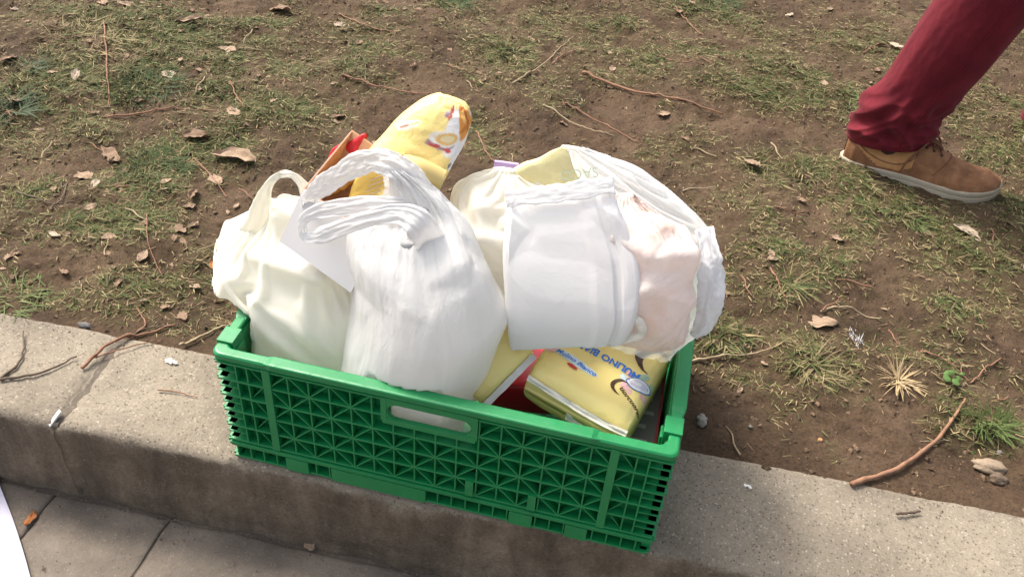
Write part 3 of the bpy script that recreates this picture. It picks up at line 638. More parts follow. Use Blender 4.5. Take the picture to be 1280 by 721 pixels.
# ------------------------------------------------------------------ the folding crate
H = .2045; W_ = .6; D_ = .4
crate = empty('folding_crate', (.3, .2, 0), 'open green plastic folding crate full of bags standing on the kerb', 'crate')
ZL = .0385; ZT = .1885
def panel(L_, tf, hole=None, notches=True):
    """lattice wall of length L_ in a local frame: x along, y = 0 outside growing inwards, z up; tf maps it into place"""
    mb = MB()
    nx = int(round((L_-.15)/.0284)); xa, xb = .0735, L_-.0735; xs = np.linspace(xa, xb, nx+1); nz = 5; zs = np.linspace(ZL, ZT, nz+1)
    def inhole(a, b, c_, d): return hole and b > hole[0]-.008 and a < hole[1]+.008 and d > hole[2]-.008
    # backing sheet, left open behind the grip
    if hole:
        mb.box(.02, hole[0], .0145, .0175, .006, H-.012); mb.box(hole[1], L_-.02, .0145, .0175, .006, H-.012); mb.box(hole[0], hole[1], .0147, .0177, .006, hole[2]-.016)
    else: mb.box(.02, L_-.02, .0145, .0175, .006, H-.012)
    t = .0021
    for k, z in enumerate(zs):
        if hole and z > hole[2]-.010:
            mb.box(xa, hole[0]-.008, .001, .0150, z-t*.7, z+t*.7); mb.box(hole[1]+.008, xb, .001, .0150, z-t*.7, z+t*.7)
        else: mb.box(xa, xb, .001, .0150, z-t*.7, z+t*.7)
    for x_ in xs[1:-1]:
        top = ZT
        if hole and hole[0]-.008 < x_ < hole[1]+.008: top = hole[2]-.0125
        mb.box(x_-t/2, x_+t/2, .0014, .0148, ZL, top)
    for i in range(nx):
        for j in range(nz):
            if inhole(xs[i], xs[i+1], zs[j], zs[j+1]): continue
            a, b = ((xs[i], zs[j]), (xs[i+1], zs[j+1])) if (i+j) % 2 == 0 else ((xs[i], zs[j+1]), (xs[i+1], zs[j]))
            mb.bar((a[0], .0017, a[1]), (b[0], .0017, b[1]), .0019, .0128, (0, 1, 0))
    # stout uprights and the close small lattice beyond them
    for x_ in (xa, xb): mb.box(x_-.0055, x_+.0055, -.0004, .0152, ZL-.002, ZT+.004)
    for s_ in (0, 1):
        e0, e1 = (.004, xa-.0055) if s_ == 0 else (xb+.0055, L_-.004)
        mid = [e0+(e1-e0)*f for f in ((.42, .66) if s_ == 0 else (.34, .58))]
        for x_ in mid: mb.box(x_-t/2, x_+t/2, .0012, .0149, ZL, ZT)
        for j in range(nz+1): mb.box(e0, e1, .0006, .0151, zs[j]-t*.7, zs[j]+t*.7)
        for j in range(nz):
            zm = (zs[j]+zs[j+1])/2; c0, c1 = (e0, mid[0]) if s_ == 0 else (mid[1], e1)
            mb.box(c0, c1, .0022, .0146, zm-.0008, zm+.0008)
            f0, f1 = (mid[1], e1) if s_ == 0 else (e0, mid[0])
            a, b = ((f0, zs[j]), (f1, zs[j+1])) if (j % 2) else ((f0, zs[j+1]), (f1, zs[j]))
            mb.bar((a[0], .0045, a[1]), (b[0], .0045, b[1]), .0015, .010, (0, 1, 0))
    # bottom ledge and the feet
    mb.box(.0035, L_-.0035, -.0012, .0153, .0300, .0345); mb.box(.0045, L_-.0045, .0005, .0150, .0255, .0285); mb.box(.006, L_-.006, .0016, .0156, .0, .0035)
    if notches:
        segs = [(.085, .118), (.152, .288), (.405, .437), (.482, .512)] if L_ > .5 else [(.08, .14), (.19, .26)]
        for a, b in segs: mb.box(a, b, -.0006, .0154, -.0002, .0252)
        x_ = .012
        while x_ < L_-.01:
            mb.box(x_-.001, x_+.001, .0018, .0149, .002, .026); x_ += .0195
    # band under the rim
    mb.box(.0045, L_-.0045, .0026, .0158, ZT+.0012, H-.0095) if not hole else None
    if hole:
        h0, h1, hz0, hz1 = hole
        mb.box(.0045, h0-.0085, .0026, .0158, ZT+.0012, H-.0095); mb.box(h1+.0085, L_-.0045, .0026, .0158, ZT+.0012, H-.0095)
        # lip round the grip
        mb.box(h0-.006, h1+.006, -.0016, .0052, hz0-.009, hz0); mb.box(h0-.008, h0-.0003, -.0014, .0056, hz0-.004, H-.0108); mb.box(h1+.0003, h1+.008, -.0014, .0056, hz0-.004, H-.0108)
        mb.box(h0-.0005, h1+.0005, -.0010, .0058, hz1, H-.0105)
        for (cx, cz, sx, sz) in ((h0, hz0, 1, 1), (h1, hz0, -1, 1), (h0, hz1, 1, -1), (h1, hz1, -1, -1)):
            r_ = (hz1-hz0)*.48; a = np.linspace(0, np.pi/2, 6); ar = [(cx+sx*(r_-r_*math.sin(q_)), cz+sz*(r_-r_*math.cos(q_))) for q_ in a]
            pts = [(cx, cz)]+ar; k_ = len(pts)
            Vv = [(p[0], -.0006, p[1]) for p in pts]+[(p[0], .0050, p[1]) for p in pts]
            mb.add(Vv, [list(range(k_)), list(range(k_, 2*k_))[::-1]]+[[i_, (i_+1) % k_, k_+(i_+1) % k_, k_+i_] for i_ in range(k_)])
    mb.V = [tf(v) for v in mb.V]; return mb
def T_front(v): return v*np.array([1, 1, 1])
def T_back(v): return np.stack([.6-v[:,0], .4-v[:,1], v[:,2]], -1)
def T_left(v): return np.stack([v[:,1], .4-v[:,0], v[:,2]], -1)
def T_right(v): return np.stack([.6-v[:,1], v[:,0], v[:,2]], -1)
fp = panel(.6, T_front, (.236, .347, .1560, .1840))
# two sliding tabs and the slot above one of them
for x_, z_ in ((.4335, .066), (.3485, .066)): fp.box(x_-.0055, x_+.0055, -.0022, .010, z_-.026, z_+.004)
DKS = mat('dark slot', (.006,.012,.008), .9)
for x_ in (.4335, .3485):
    q_ = MB(); q_.box(x_-.006, x_+.006, .0140, .0144, .071, .092); q_.build('slot', DKS, crate)
fp.build('front_panel', GREEN, crate, bevel=.0005); panel(.6, T_back, (.236, .347, .1560, .1840)).build('back_panel', GREEN, crate, bevel=.0005)
panel(.4, T_left).build('side_panel', GREEN, crate, bevel=.0005); panel(.4, T_right).build('side_panel', GREEN, crate, bevel=.0005)
mb = MB(); mb.box(.016, .584, .016, .384, .003, .0075)
for k in range(9): mb.box(.05+k*.06, .054+k*.06, .018, .382, .0074, .010)
mb.build('crate_floor', GREEN, crate, bevel=.0005)
# rim: a rounded frame, higher and prouder along the middle of each side
def rim_path():
    r_ = .012; P = []
    for (cx, cy, a0) in ((.6-r_, r_, -90), (.6-r_, .4-r_, 0), (r_, .4-r_, 90), (r_, r_, 180)):
        for k in range(7):
            a = math.radians(a0+15*k); P.append((cx+r_*math.cos(a), cy+r_*math.sin(a)))
    return np.array(P)
RP = rim_path(); cen = np.array([.3, .2]); nR = len(RP)
def inset(d): return np.stack([np.where(RP[:,0] > .3, RP[:,0]-d, RP[:,0]+d), np.where(RP[:,1] > .2, RP[:,1]-d, RP[:,1]+d)], -1)
rings = [(inset(.0015), H-.0112), (inset(0), H-.0102), (inset(-.0005), H-.003), (inset(.0015), H-.0005), (inset(.0035), H), (inset(.0125), H), (inset(.0145), H-.001), (inset(.0150), H-.004), (inset(.0120), H-.010), (inset(.010), H-.0110)]
V = np.concatenate([np.column_stack([a, np.full(nR, z)]) for a, z in rings]); F = grid_faces(nR, len(rings)).tolist()
F += [[(len(rings)-1)*nR+i, (len(rings)-1)*nR+(i+1) % nR, (i+1) % nR, i] for i in range(nR)]
obj('rim', V, F, GREEN, crate, smooth_=False).modifiers.new('bevel', 'BEVEL').width = .0004
def lip(x0, x1, tf, name='rim_lip'):
    mb = MB(); s = .010
    prof = [(-.0028, -.0072), (-.0028, .0004), (-.0018, .0018), (0.001, .0023), (.0135, .0023), (.0158, .001), (.0158, -.007)]
    Vv = []
    for (x_, k) in ((x0, 0), (x0+s, 1), (x1-s, 1), (x1, 0)):
        for (o_, z_) in prof: Vv.append((x_, o_*k+(.0006 if o_ < 0 else .0146)*(1-k), H+(z_ if k else min(z_, -.001))))
    n_ = len(prof); F_ = grid_faces(n_, 4, True).tolist()+[list(range(n_)), [3*n_+i for i in range(n_)][::-1]]
    mb.add(tf(np.array(Vv)), F_); return mb.build(name, GREEN, crate)
lip(.072, .505, T_front); lip(.095, .528, T_back); lip(.07, .33, T_left); lip(.07, .33, T_right)
for (tf, a) in ((T_right, .033), (T_left, .352), (T_right, .352), (T_left, .033)):
    mb = MB(); mb.box(a, a+.028, -.0012, .0215, H-.026, H+.0035); mb.box(a+.004, a+.024, .0213, .0245, H-.03, H-.012); mb.V = [tf(v) for v in mb.V]; mb.build('latch', GREEN, crate, bevel=.0008)
# ------------------------------------------------------------------ cloth-like sheets for the bags
def relax(P, closed=True, ex_u=1.03, ex_v=1.02, iters=110, keep=.03, bend=.35, seed=1, amp=.003, freq=(30, 30), lim=.02, flow=None, floor=None):
    """Give a grid P[v][u] a little more sheet than its form needs and let it settle into folds: distances along the
    threads and diagonals are restored again and again while the sheet is drawn softly back to its form."""
    nv, nu = P.shape[:2]; P0 = P.reshape(-1, 3).copy(); idx = np.arange(nu*nv).reshape(nv, nu)
    def nrm(Q):
        du = (np.roll(Q, -1, 1)-np.roll(Q, 1, 1)) if closed else np.gradient(Q, axis=1); dv = np.gradient(Q, axis=0); n_ = np.cross(du, dv); return n_/(np.linalg.norm(n_, axis=2, keepdims=True)+1e-12)
    Nn = nrm(P).reshape(-1, 3)
    un_ = np.linspace(0, 1, nu, endpoint=not closed)[None, :]*np.ones((nv, 1)); vn = np.linspace(0, 1, nv)[:, None]*np.ones((1, nu))
    ang_ = un_*2*np.pi; cx, cy = np.cos(ang_)*freq[0]/6.28, np.sin(ang_)*freq[0]/6.28
    h = fbm(cx+seed*3.7, cy+vn*freq[1]+seed, seed+110, 3)+.7*fbm(cx*2.3+vn*2+seed, cy*2.3-vn*freq[1]*1.7, seed+115, 2)
    X_ = P0+Nn*(h.ravel()[:, None]*amp)
    E = []
    def addE(a, b, ex, w_, comp=True):
        a = a.ravel(); b = b.ravel(); l0 = np.linalg.norm(P0[a]-P0[b], axis=1)*ex
        E.append((a, b, l0, w_, comp))
    exm = 1+(fbm(cx*.5+seed, cy*.5+vn*3, seed+120, 2)*.9+.0)
    exm = np.clip(exm, .1, 2.0)
    def eu(a): return 1+(ex_u-1)*exm.ravel()[a.ravel()]
    def ev(a): return 1+(ex_v-1)*exm.ravel()[a.ravel()]
    cols = [np.arange(0, nu, 2), np.arange(1, nu, 2)]
    for c_ in cols:
        b = (c_+1) % nu; ok = np.ones(len(c_), bool) if closed else (c_+1 < nu)
        a_, b_ = idx[:, c_[ok]], idx[:, b[ok]]; addE(a_, b_, eu(a_), 1)
        for s_ in (0, 1):
            a_, b_ = (idx[:-1, c_[ok]], idx[1:, b[ok]]) if s_ == 0 else (idx[1:, c_[ok]], idx[:-1, b[ok]])
            addE(a_, b_, (eu(a_)+ev(a_))/2, .6)
    for s_ in (0, 1):
        j = np.arange(s_, nv-1, 2); a_, b_ = idx[j], idx[j+1]; addE(a_, b_, ev(a_), 1)
    for s_ in (0, 2):   # bending: every second vertex
        for q_ in (0, 1):
            c_ = np.arange(s_+q_, nu, 4); b = c_+2; ok = np.ones(len(c_), bool) if closed else b < nu
            a_, b_ = idx[:, c_[ok]], idx[:, b[ok] % nu]; addE(a_, b_, eu(a_), bend)
            j = np.arange(s_+q_, nv-2, 4); a_, b_ = idx[j], idx[j+2]; addE(a_, b_, ev(a_), bend)
    Vel = np.zeros_like(X_); Xp = X_.copy()
    for it in range(iters):
        v_ = (X_-Xp)*.85; Xp = X_.copy(); X_ = X_+v_
        for (a, b, l0, w_, comp) in E:
            d = X_[b]-X_[a]; l = np.sqrt((d*d).sum(1))+1e-9; s_ = (.5*w_*(l-l0)/l)[:, None]*d
            X_[a] += s_; X_[b] -= s_
        X_ += (P0-X_)*keep
        dd = X_-P0; l = np.sqrt((dd*dd).sum(1))[:, None]+1e-9; X_ = P0+dd*np.minimum(1, lim/l)
        if floor is not None: X_[:, 2] = np.maximum(X_[:, 2], floor)
    return X_.reshape(nv, nu, 3)
def rot(rz, ry=0., rx=0.): return np.array(Matrix.Rotation(rz, 3, 'Z') @ Matrix.Rotation(ry, 3, 'Y') @ Matrix.Rotation(rx, 3, 'X'))
def drape(P, boxes, ex_u=.97, ex_v=1.02, gather=1.3, iters=160, keep=.004, bend=.25, seed=1, amp=.002, lim=.03, grav=.00006, full=None):
    """Lay a closed film P[v][u] round what the bag holds: the film is as wide at the gathered top as at its belly (up to
    gather), is drawn tight (ex_u below 1) and cannot pass the boxes (middle, half sizes, turn, rounding) inside it."""
    nv, nu = P.shape[:2]; P0 = P.reshape(-1, 3).copy(); idx = np.arange(nu*nv).reshape(nv, nu)
    du = np.roll(P, -1, 1)-P; circ = np.linalg.norm(du, axis=2).sum(1); cm = circ.max() if full is None else full
    row = np.minimum(cm/np.maximum(circ, .02), 1+(gather-1)*(.12+.88*smooth(.25, .6, np.linspace(0, 1, nv))))*ex_u; row = np.convolve(np.pad(row, 4, 'edge'), np.ones(9)/9, 'valid')
    E = []
    lu = np.linalg.norm(du, axis=2)*row[:, None]; lv = np.linalg.norm(np.diff(P, axis=0), axis=2)*ex_v
    n1 = (np.arange(nu)+1) % nu; n2 = (np.arange(nu)+2) % nu
    for s_ in (0, 1):
        c_ = np.arange(s_, nu, 2); E.append((idx[:, c_].ravel(), idx[:, n1[c_]].ravel(), lu[:, c_].ravel(), .5))
        a_, b_ = idx[:-1, c_], idx[1:, n1[c_]]; l_ = np.sqrt(lu[:-1, c_]**2+lv[:, c_]**2); E.append((a_.ravel(), b_.ravel(), l_.ravel(), .25))
        a_, b_ = idx[1:, c_], idx[:-1, n1[c_]]; E.append((a_.ravel(), b_.ravel(), l_.ravel(), .25))
        j = np.arange(s_, nv-1, 2); E.append((idx[j].ravel(), idx[j+1].ravel(), lv[j].ravel(), .5))
    for s_ in (0, 2):
        for q_ in (0, 1):
            c_ = np.arange(s_+q_, nu, 4); E.append((idx[:, c_].ravel(), idx[:, n2[c_]].ravel(), (lu[:, c_]+lu[:, n1[c_]]).ravel(), bend*.5))
            j = np.arange(s_+q_, nv-2, 4); E.append((idx[j].ravel(), idx[j+2].ravel(), (lv[j]+lv[j+1]).ravel(), bend*.5))
    nn = np.cross(np.roll(P, -1, 1)-np.roll(P, 1, 1), np.gradient(P, axis=0)); nn /= np.linalg.norm(nn, axis=2, keepdims=True)+1e-12
    a = np.arange(nu)/nu*2*np.pi; v = np.linspace(0, 1, nv)[:, None]*np.ones((1, nu))
    h = fbm(np.cos(a)[None]*4+seed+v*0, np.sin(a)[None]*4+v*5, seed+240, 4, .6)
    X = P0+nn.reshape(-1, 3)*(h.ravel()[:, None]*amp); Xp = X.copy()
    pin = np.zeros(nu*nv, bool); pin[idx[0]] = True; pin[idx[-1]] = True
    for it in range(iters):
        vel = np.clip((X-Xp)*.9, -.004, .004); Xp = X.copy(); X = X+vel; X[:, 2] -= grav
        for _ in range(2):
            for (a_, b_, l0, w_) in E:
                d = X[b_]-X[a_]; l = np.sqrt(np.einsum('ij,ij->i', d, d))+1e-9; c_ = (w_*(l-l0)/l)[:, None]*d
                X[a_] += c_; X[b_] -= c_
            for (bc, hs, Rm, rr) in boxes:
                Q = (X-bc)@Rm; hs_ = np.asarray(hs); q_ = np.abs(Q); ins = (q_ < hs_+rr).all(1)
                if not ins.any(): continue
                Qi = Q[ins]; core = np.clip(Qi, -(hs_), hs_); dv = Qi-core; dl = np.sqrt((dv*dv).sum(1))
                out = (dl > 1e-7) & (dl < rr); Qi[out] = core[out]+dv[out]*(rr/dl[out])[:, None]
                deep = dl <= 1e-7
                if deep.any():
                    D = hs_+rr-np.abs(Qi[deep]); k = D.argmin(1); r_ = np.arange(len(k)); qd = Qi[deep]; qd[r_, k] = np.where(qd[r_, k] >= 0, 1, -1)*(hs_+rr)[k]; Qi[deep] = qd
                X[ins] = Qi@Rm.T+bc
        X += (P0-X)*keep; X[pin] = P0[pin]
        dd = X-P0; l = np.sqrt((dd*dd).sum(1))[:, None]+1e-9; X = P0+dd*np.minimum(1, lim/l)
        X[:, 2] = np.maximum(X[:, 2], .012); lo_ = (X[:, 2] < .2085) & (X[:, 1] < .385)
        X[lo_, 0] = np.clip(X[lo_, 0], .022, .578); X[lo_, 1] = np.maximum(X[lo_, 1], .022)
    return X.reshape(nv, nu, 3)
def bx_(px, py, y, hx, hy, hz, rz=0., ry=0., rx=0., r=.012): return (at(px, py, 'y', y), (hx, hy, hz), rot(rz, ry, rx), r)
VD = np.array([RM[2][0], RM[2][1], 0.0]); VD /= np.linalg.norm(VD)
def sections(S, nu, nv, ex=2.0):
    """S: rows (left px, left py, right px, right py, y of the middle, half depth[, exponent]); each is a level slice of the bag"""
    R_ = []
    for s_ in S:
        a = at(s_[0], s_[1], 'y', s_[4]); b = at(s_[2], s_[3], 'y', s_[4]); R_.append(np.concatenate([a, b, [s_[5], s_[6] if len(s_) > 6 else ex]]))
    R_ = catmull(R_, nv); th = np.arange(nu)/nu*2*np.pi; P = np.zeros((nv, nu, 3))
    for i, q_ in enumerate(R_):
        c_ = (q_[:3]+q_[3:6])/2; A = (q_[3:6]-q_[:3])/2; n_ = 2/q_[7]; ct = np.sign(np.cos(th))*np.abs(np.cos(th))**n_; st = np.sign(np.sin(th))*np.abs(np.sin(th))**n_
        dv = np.array([-VD[0], -VD[1], .0])     # toward the camera, level
        P[i] = c_+ct[:, None]*A+st[:, None]*dv*max(q_[6], .001)
    return P
def cap_faces(nu, nv): return [list(range(nu))[::-1], [(nv-1)*nu+i for i in range(nu)]]
def facets(P, amp, lam, seed):
    """sharp-creased crumple: sum of folded planes, along the normals"""
    r = np.random.RandomState(seed); nv, nu = P.shape[:2]; Q = P.reshape(-1, 3); h = 0
    Qw = Q+.012*np.stack([pn(Q[:,0]*22, Q[:,2]*22+Q[:,1]*9, seed+131), pn(Q[:,1]*22, Q[:,2]*22, seed+132), pn(Q[:,0]*22+4, Q[:,1]*22+Q[:,2]*7, seed+133)], -1)
    for k in range(5):
        n_ = r.randn(3); n_ /= np.linalg.norm(n_); ph = r.rand(); l_ = lam*r.uniform(.6, 1.7); t = Qw@n_/l_+ph; h = h+(np.abs(t-np.floor(t)-.5)*4-1)*(l_/lam)*r.uniform(.5, 1)
    du = np.roll(P, -1, 1)-np.roll(P, 1, 1); dv = np.gradient(P, axis=0); n_ = np.cross(du, dv); n_ /= np.linalg.norm(n_, axis=2, keepdims=True)+1e-12
    return P+n_*(h.reshape(nv, nu, 1)*amp)
from mathutils.geometry import delaunay_2d_cdt
def crumple_map(n, seed, W=1.0, Hh=1.0, res=(160, 120), wrap=True):
    """heights of a crumpled sheet: random heights over a random triangulation, flat between its creases"""
    r = np.random.RandomState(seed); p = r.rand(n, 2)*[W, Hh]; h = r.uniform(-1, 1, n)
    for _ in range(2):      # spread the points a little
        d = p[:, None]-p[None]; l = np.sqrt((d**2).sum(2))+1e-6; f = np.exp(-l/(.35*math.sqrt(W*Hh/n)))[..., None]*d/l[..., None]; p = np.clip(p+f.sum(1)*.2*math.sqrt(W*Hh/n), 0, [W, Hh])
    if wrap: p = np.concatenate([p, p-[W, 0], p+[W, 0]]); h = np.tile(h, 3); k = (p[:, 0] > -.4*W) & (p[:, 0] < 1.4*W); p, h = p[k], h[k]
    c_ = np.array([(-.6*W, -.3*Hh), (1.6*W, -.3*Hh), (-.6*W, 1.3*Hh), (1.6*W, 1.3*Hh), (.5*W, -.3*Hh), (.5*W, 1.3*Hh)]); p = np.concatenate([p, c_]); h = np.concatenate([h, np.zeros(6)])
    vo, _, fo, ov, _, _ = delaunay_2d_cdt([Vector(q_) for q_ in p], [], [], 0, 1e-7); pv = np.array([v_[:] for v_ in vo]); hv = np.array([h[o_[0]] if o_ else 0 for o_ in ov])
    X_, Y_ = np.meshgrid(np.linspace(0, W, res[0], endpoint=not wrap), np.linspace(0, Hh, res[1])); out = np.zeros_like(X_)
    for f in fo:
        a, b, c = pv[f[0]], pv[f[1]], pv[f[2]]; det = (b[0]-a[0])*(c[1]-a[1])-(c[0]-a[0])*(b[1]-a[1])
        if abs(det) < 1e-12: continue
        l1 = ((X_-a[0])*(c[1]-a[1])-(c[0]-a[0])*(Y_-a[1]))/det; l2 = ((b[0]-a[0])*(Y_-a[1])-(X_-a[0])*(b[1]-a[1]))/det; m_ = (l1 >= -1e-6) & (l2 >= -1e-6) & (l1+l2 <= 1+1e-6)
        out[m_] = (hv[f[0]]+l1*(hv[f[1]]-hv[f[0]])+l2*(hv[f[2]]-hv[f[0]]))[m_]
    return out
def crumpled(P, n, amp, seed, fade=None, soft=0, asp=1.0):
    nv, nu = P.shape[:2]; W = np.linalg.norm(np.roll(P, -1, 1)-P, axis=2).sum(1).max(); Hh = np.linalg.norm(np.diff(P, axis=0), axis=2).sum(0).max()
    h = crumple_map(n, seed, W, Hh*asp, (nu, nv), True)
    for _ in range(soft*4): h = (h*2+np.roll(h, 1, 1)+np.roll(h, -1, 1)+np.concatenate([h[:1], h[:-1]])+np.concatenate([h[1:], h[-1:]]))/6
    if fade is not None: h = h*fade(np.linspace(0, 1, nv)[:, None])
    n_ = np.cross(np.roll(P, -1, 1)-np.roll(P, 1, 1), np.gradient(P, axis=0)); n_ /= np.linalg.norm(n_, axis=2, keepdims=True)+1e-12
    return P+n_*(h[..., None]*amp)
def creases(P, amp, nf, vs, seed, closed=True, octv=3, fade=None):
    """sharp narrow folds that run mostly along v: ridged noise along the normals, strong in some places, absent in others"""
    nv, nu = P.shape[:2]; a = np.arange(nu)/nu*2*np.pi; v = np.linspace(0, 1, nv)[:, None]*np.ones((1, nu)); cx = np.cos(a)[None]*nf/6.28; cy = np.sin(a)[None]*nf/6.28; h = 0; g = 1.0
    for k in range(octv):
        f = 1.9**k; wx = .35*pn(cx*f*.5+v*3, cy*f*.5+seed, seed+200); x_ = cx*f+wx+seed; y_ = cy*f+v*vs*f**.6+k*5.1
        rdg = 1-np.abs(pn(x_, y_, seed+201+k))*2.2; msk = smooth(-.25, .45, pn(cx*.45*f+seed, cy*.45*f+v*2.2, seed+210+k))
        h = h+g*np.clip(rdg, -.6, 1)**3*msk; g *= .55
    if fade is not None: h = h*fade(v)
    du = np.roll(P, -1, 1)-np.roll(P, 1, 1); dv = np.gradient(P, axis=0); n_ = np.cross(du, dv); n_ /= np.linalg.norm(n_, axis=2, keepdims=True)+1e-12
    s_ = np.sign(((P-P.mean((0, 1)))*n_).sum(2).mean()) or 1
    return P+n_*s_*(h[..., None]*amp)
def ribbon(S, mt, parent, name, nu=28, nv=90, thick=.12, seed=1, amp=.002, ex=1.05, pull=.02):
    """flattened, gathered strip along photograph places: rows (px, py, y, width)"""
    W = np.array([np.concatenate([at(s_[0], s_[1], 'y', s_[2]), [s_[3]]]) for s_ in S]); Q = catmull(W, nv); path = Q[:, :3]; wd = Q[:, 3]/2*(1+.20*pn(np.linspace(0, 9, nv), np.full(nv, seed*1.3), 228)+.10*pn(np.linspace(0, 30, nv), np.full(nv, seed*2.3), 229))
    T = np.gradient(path, axis=0); T /= np.linalg.norm(T, axis=1)[:, None]+1e-9
    tocam = CAM-path; tocam /= np.linalg.norm(tocam, axis=1)[:, None]
    A = np.cross(T, tocam); A /= np.linalg.norm(A, axis=1)[:, None]+1e-9
    for _ in range(6): A[1:-1] = (A[:-2]+A[1:-1]*2+A[2:])/4; A /= np.linalg.norm(A, axis=1)[:, None]
    B = np.cross(A, T); half = nu//2; q_ = np.linspace(-1, 1, half); r_ = np.random.RandomState(seed)
    tv = np.linspace(0, 1, nv)[:, None]; ph = r_.uniform(0, 6, 3)
    qw = q_[None]+.45*pn(tv*4+seed+0*q_[None], q_[None]*1.3, 225)
    pl_ = 1.0*(1-np.abs(pn(qw*1.5+ph[0], tv*2.2+seed, 226))*2.2)-.8*q_[None]**2+.55*(1-np.abs(pn(qw*3.4+ph[1], tv*3.5+seed, 221))*2)*smooth(-.3, .4, pn(tv*4+ph[2]+0*q_[None], q_[None], 227))
    hgt = wd[:, None]*thick*pl_+amp*fbm(q_[None]*2+seed+0*tv, tv*16, 223, 3)*.8
    hgt = hgt+(wd[:, None]*.9*thick*1.2*pn(tv*5+seed, q_[None]*.6, 224))
    top_ = path[:, None]+q_[None, :, None]*A[:, None]*wd[:, None, None]+B[:, None]*hgt[..., None]
    bot_ = top_-B[:, None]*.0010
    P = np.concatenate([top_, bot_[:, ::-1]], 1); nu = 2*half
    return obj(name, P.reshape(-1, 3), grid_faces(nu, nv).tolist()+cap_faces(nu, nv), mt, parent)

def lettering(text, fn, size, mt, parent, name='lettering', shear=0, bold=0, stretch=1.0):
    """flat letters laid on a surface: fn(array of x, array of y) gives world points"""
    cu = bpy.data.curves.new(name, 'FONT'); cu.body = text; cu.size = size; cu.align_x = 'CENTER'; cu.align_y = 'CENTER'; cu.shear = shear; cu.offset = bold; cu.resolution_u = 3
    tmp = bpy.data.objects.new(name+'_tmp', cu); C.objects.link(tmp); bpy.context.view_layer.update()
    me = bpy.data.meshes.new_from_object(tmp.evaluated_get(bpy.context.evaluated_depsgraph_get())); bpy.data.objects.remove(tmp); bpy.data.curves.remove(cu)
    bm = bmesh.new(); bm.from_mesh(me); bmesh.ops.triangulate(bm, faces=bm.faces); V = np.array([v.co[:] for v in bm.verts]); F = [[v.index for v in f.verts] for f in bm.faces]; bm.free(); bpy.data.meshes.remove(me)
    return obj(name, fn(V[:,0]*stretch, V[:,1]), F, mt, parent, smooth_=False)
def shape_on(outline, fn, mt, parent, name):
    """flat printed shape: outline (n,2) in surface coordinates, filled as rings so that it follows the surface"""
    O = np.asarray(outline, float); c_ = O.mean(0); k = len(O); V = np.concatenate([c_+(O-c_)*f for f in (1, .7, .4, .12)])
    return obj(name, fn(V[:,0], V[:,1]), grid_faces(k, 4).tolist()+[[3*k+i for i in range(k)]], mt, parent, smooth_=False)
def ell(cx, cy, a, b, rot=0, n=22, wob=0, seed=0):
    t = np.linspace(0, 2*np.pi, n, endpoint=False); r_ = 1+wob*np.random.RandomState(seed).uniform(-1, 1, n); x_ = a*np.cos(t)*r_; y_ = b*np.sin(t)*r_
    return np.stack([cx+x_*math.cos(rot)-y_*math.sin(rot), cy+x_*math.sin(rot)+y_*math.cos(rot)], -1)

WHITE = film_mat('white bag plastic', (.915,.905,.895), .34, .45, 0, (26, .2), None, (2.2, 2.2, .35))
CREAM = film_mat('cream bag plastic', (.915,.89,.80), .38, .45, 0, (22, .16))
PAPER = film_mat('white bag paper', (.89,.88,.875), .7, .3, 0, (30, .10))
PINK = film_mat('pinkish bag film', (.90,.80,.755), .26, .42, 0, (40, .3)); tcp = N(PINK, 'ShaderNodeTexCoord').outputs['Object']; L(PINK, ramp(PINK, noise(PINK, 17, 4, .6, tcp, .6), [(.36, (.86,.66,.57)), (.5, (.90,.80,.755)), (.64, (.91,.885,.86))]), P_(PINK).inputs['Base Color'])
CLEAR = film_mat('milky bag film', (.88,.88,.88), .3, .45, .36, (20, .18))
IVORY = film_mat('ivory bag plastic', (.90,.87,.79), .38, .42, 0, (30, .18))
YEL = film_mat('yellow wrapper film', (.91,.75,.28), .27, .15, 0, (40, .2))
YELL = film_mat('pale yellow paper', (.80,.72,.38), .5, .1, 0, (50, .2))
ORNG = mat('orange print', (.62,.22,.03), .4); RED = mat('red print', (.5,.02,.025), .4); BLUE = mat('blue print', (.03,.16,.55), .4); DKB = mat('dark brown print', (.06,.025,.012), .45)
WPR = mat('white print', (.8,.8,.8), .4); PNKP = mat('pink print', (.78,.45,.45), .5); GRNP = mat('green print', (.40,.56,.40), .5); LBL = mat('light blue print', (.55,.68,.78), .45); DRK = mat('dark slate print', (.07,.06,.08), .5); TAN = mat('pale orange print', (.75,.48,.18), .45)

# --- cream bag at the left
bagA = empty('cream_carrier_bag', (.12, .2, .012), 'full cream coloured plastic carrier bag at the left end of the green crate', 'bag')
P = sections([(350,505,470,540,.16,.075),(320,470,480,500,.155,.100),(303,436,485,470,.155,.112),(284,385,490,420,.16,.112),(263,318,480,352,.17,.098),(276,298,468,330,.178,.080),(296,274,448,304,.19,.056),(316,256,432,280,.2,.028),(326,250,420,268,.205,.012),(332,247,414,262,.205,.004)], 200, 150, 2.9)
P = drape(P, [bx_(385,430,.17,.085,.070,.085,.25,.06,0), bx_(330,345,.17,.055,.05,.035,.5,.35,.2), bx_(400,335,.18,.06,.05,.055,-.3,-.15,.25), bx_(370,280,.195,.022,.018,.02,.3,.2,0)], .985, 1.015, 1.22, 120, .006,   .35, 3, .004, .03); P = crumpled(P, 190, .0018, 49)
obj('bag_body', P.reshape(-1, 3), grid_faces(200, 150).tolist()+cap_faces(200, 150), CREAM, bagA)
ribbon([(318,292,.165,.040),(326,258,.175,.024),(335,233,.18,.012),(347,220,.185,.009),(362,218,.185,.010),(376,228,.185,.012),(388,250,.18,.024),(398,285,.165,.040)], CREAM, bagA, 'handle', seed=4, amp=.001, thick=.14)

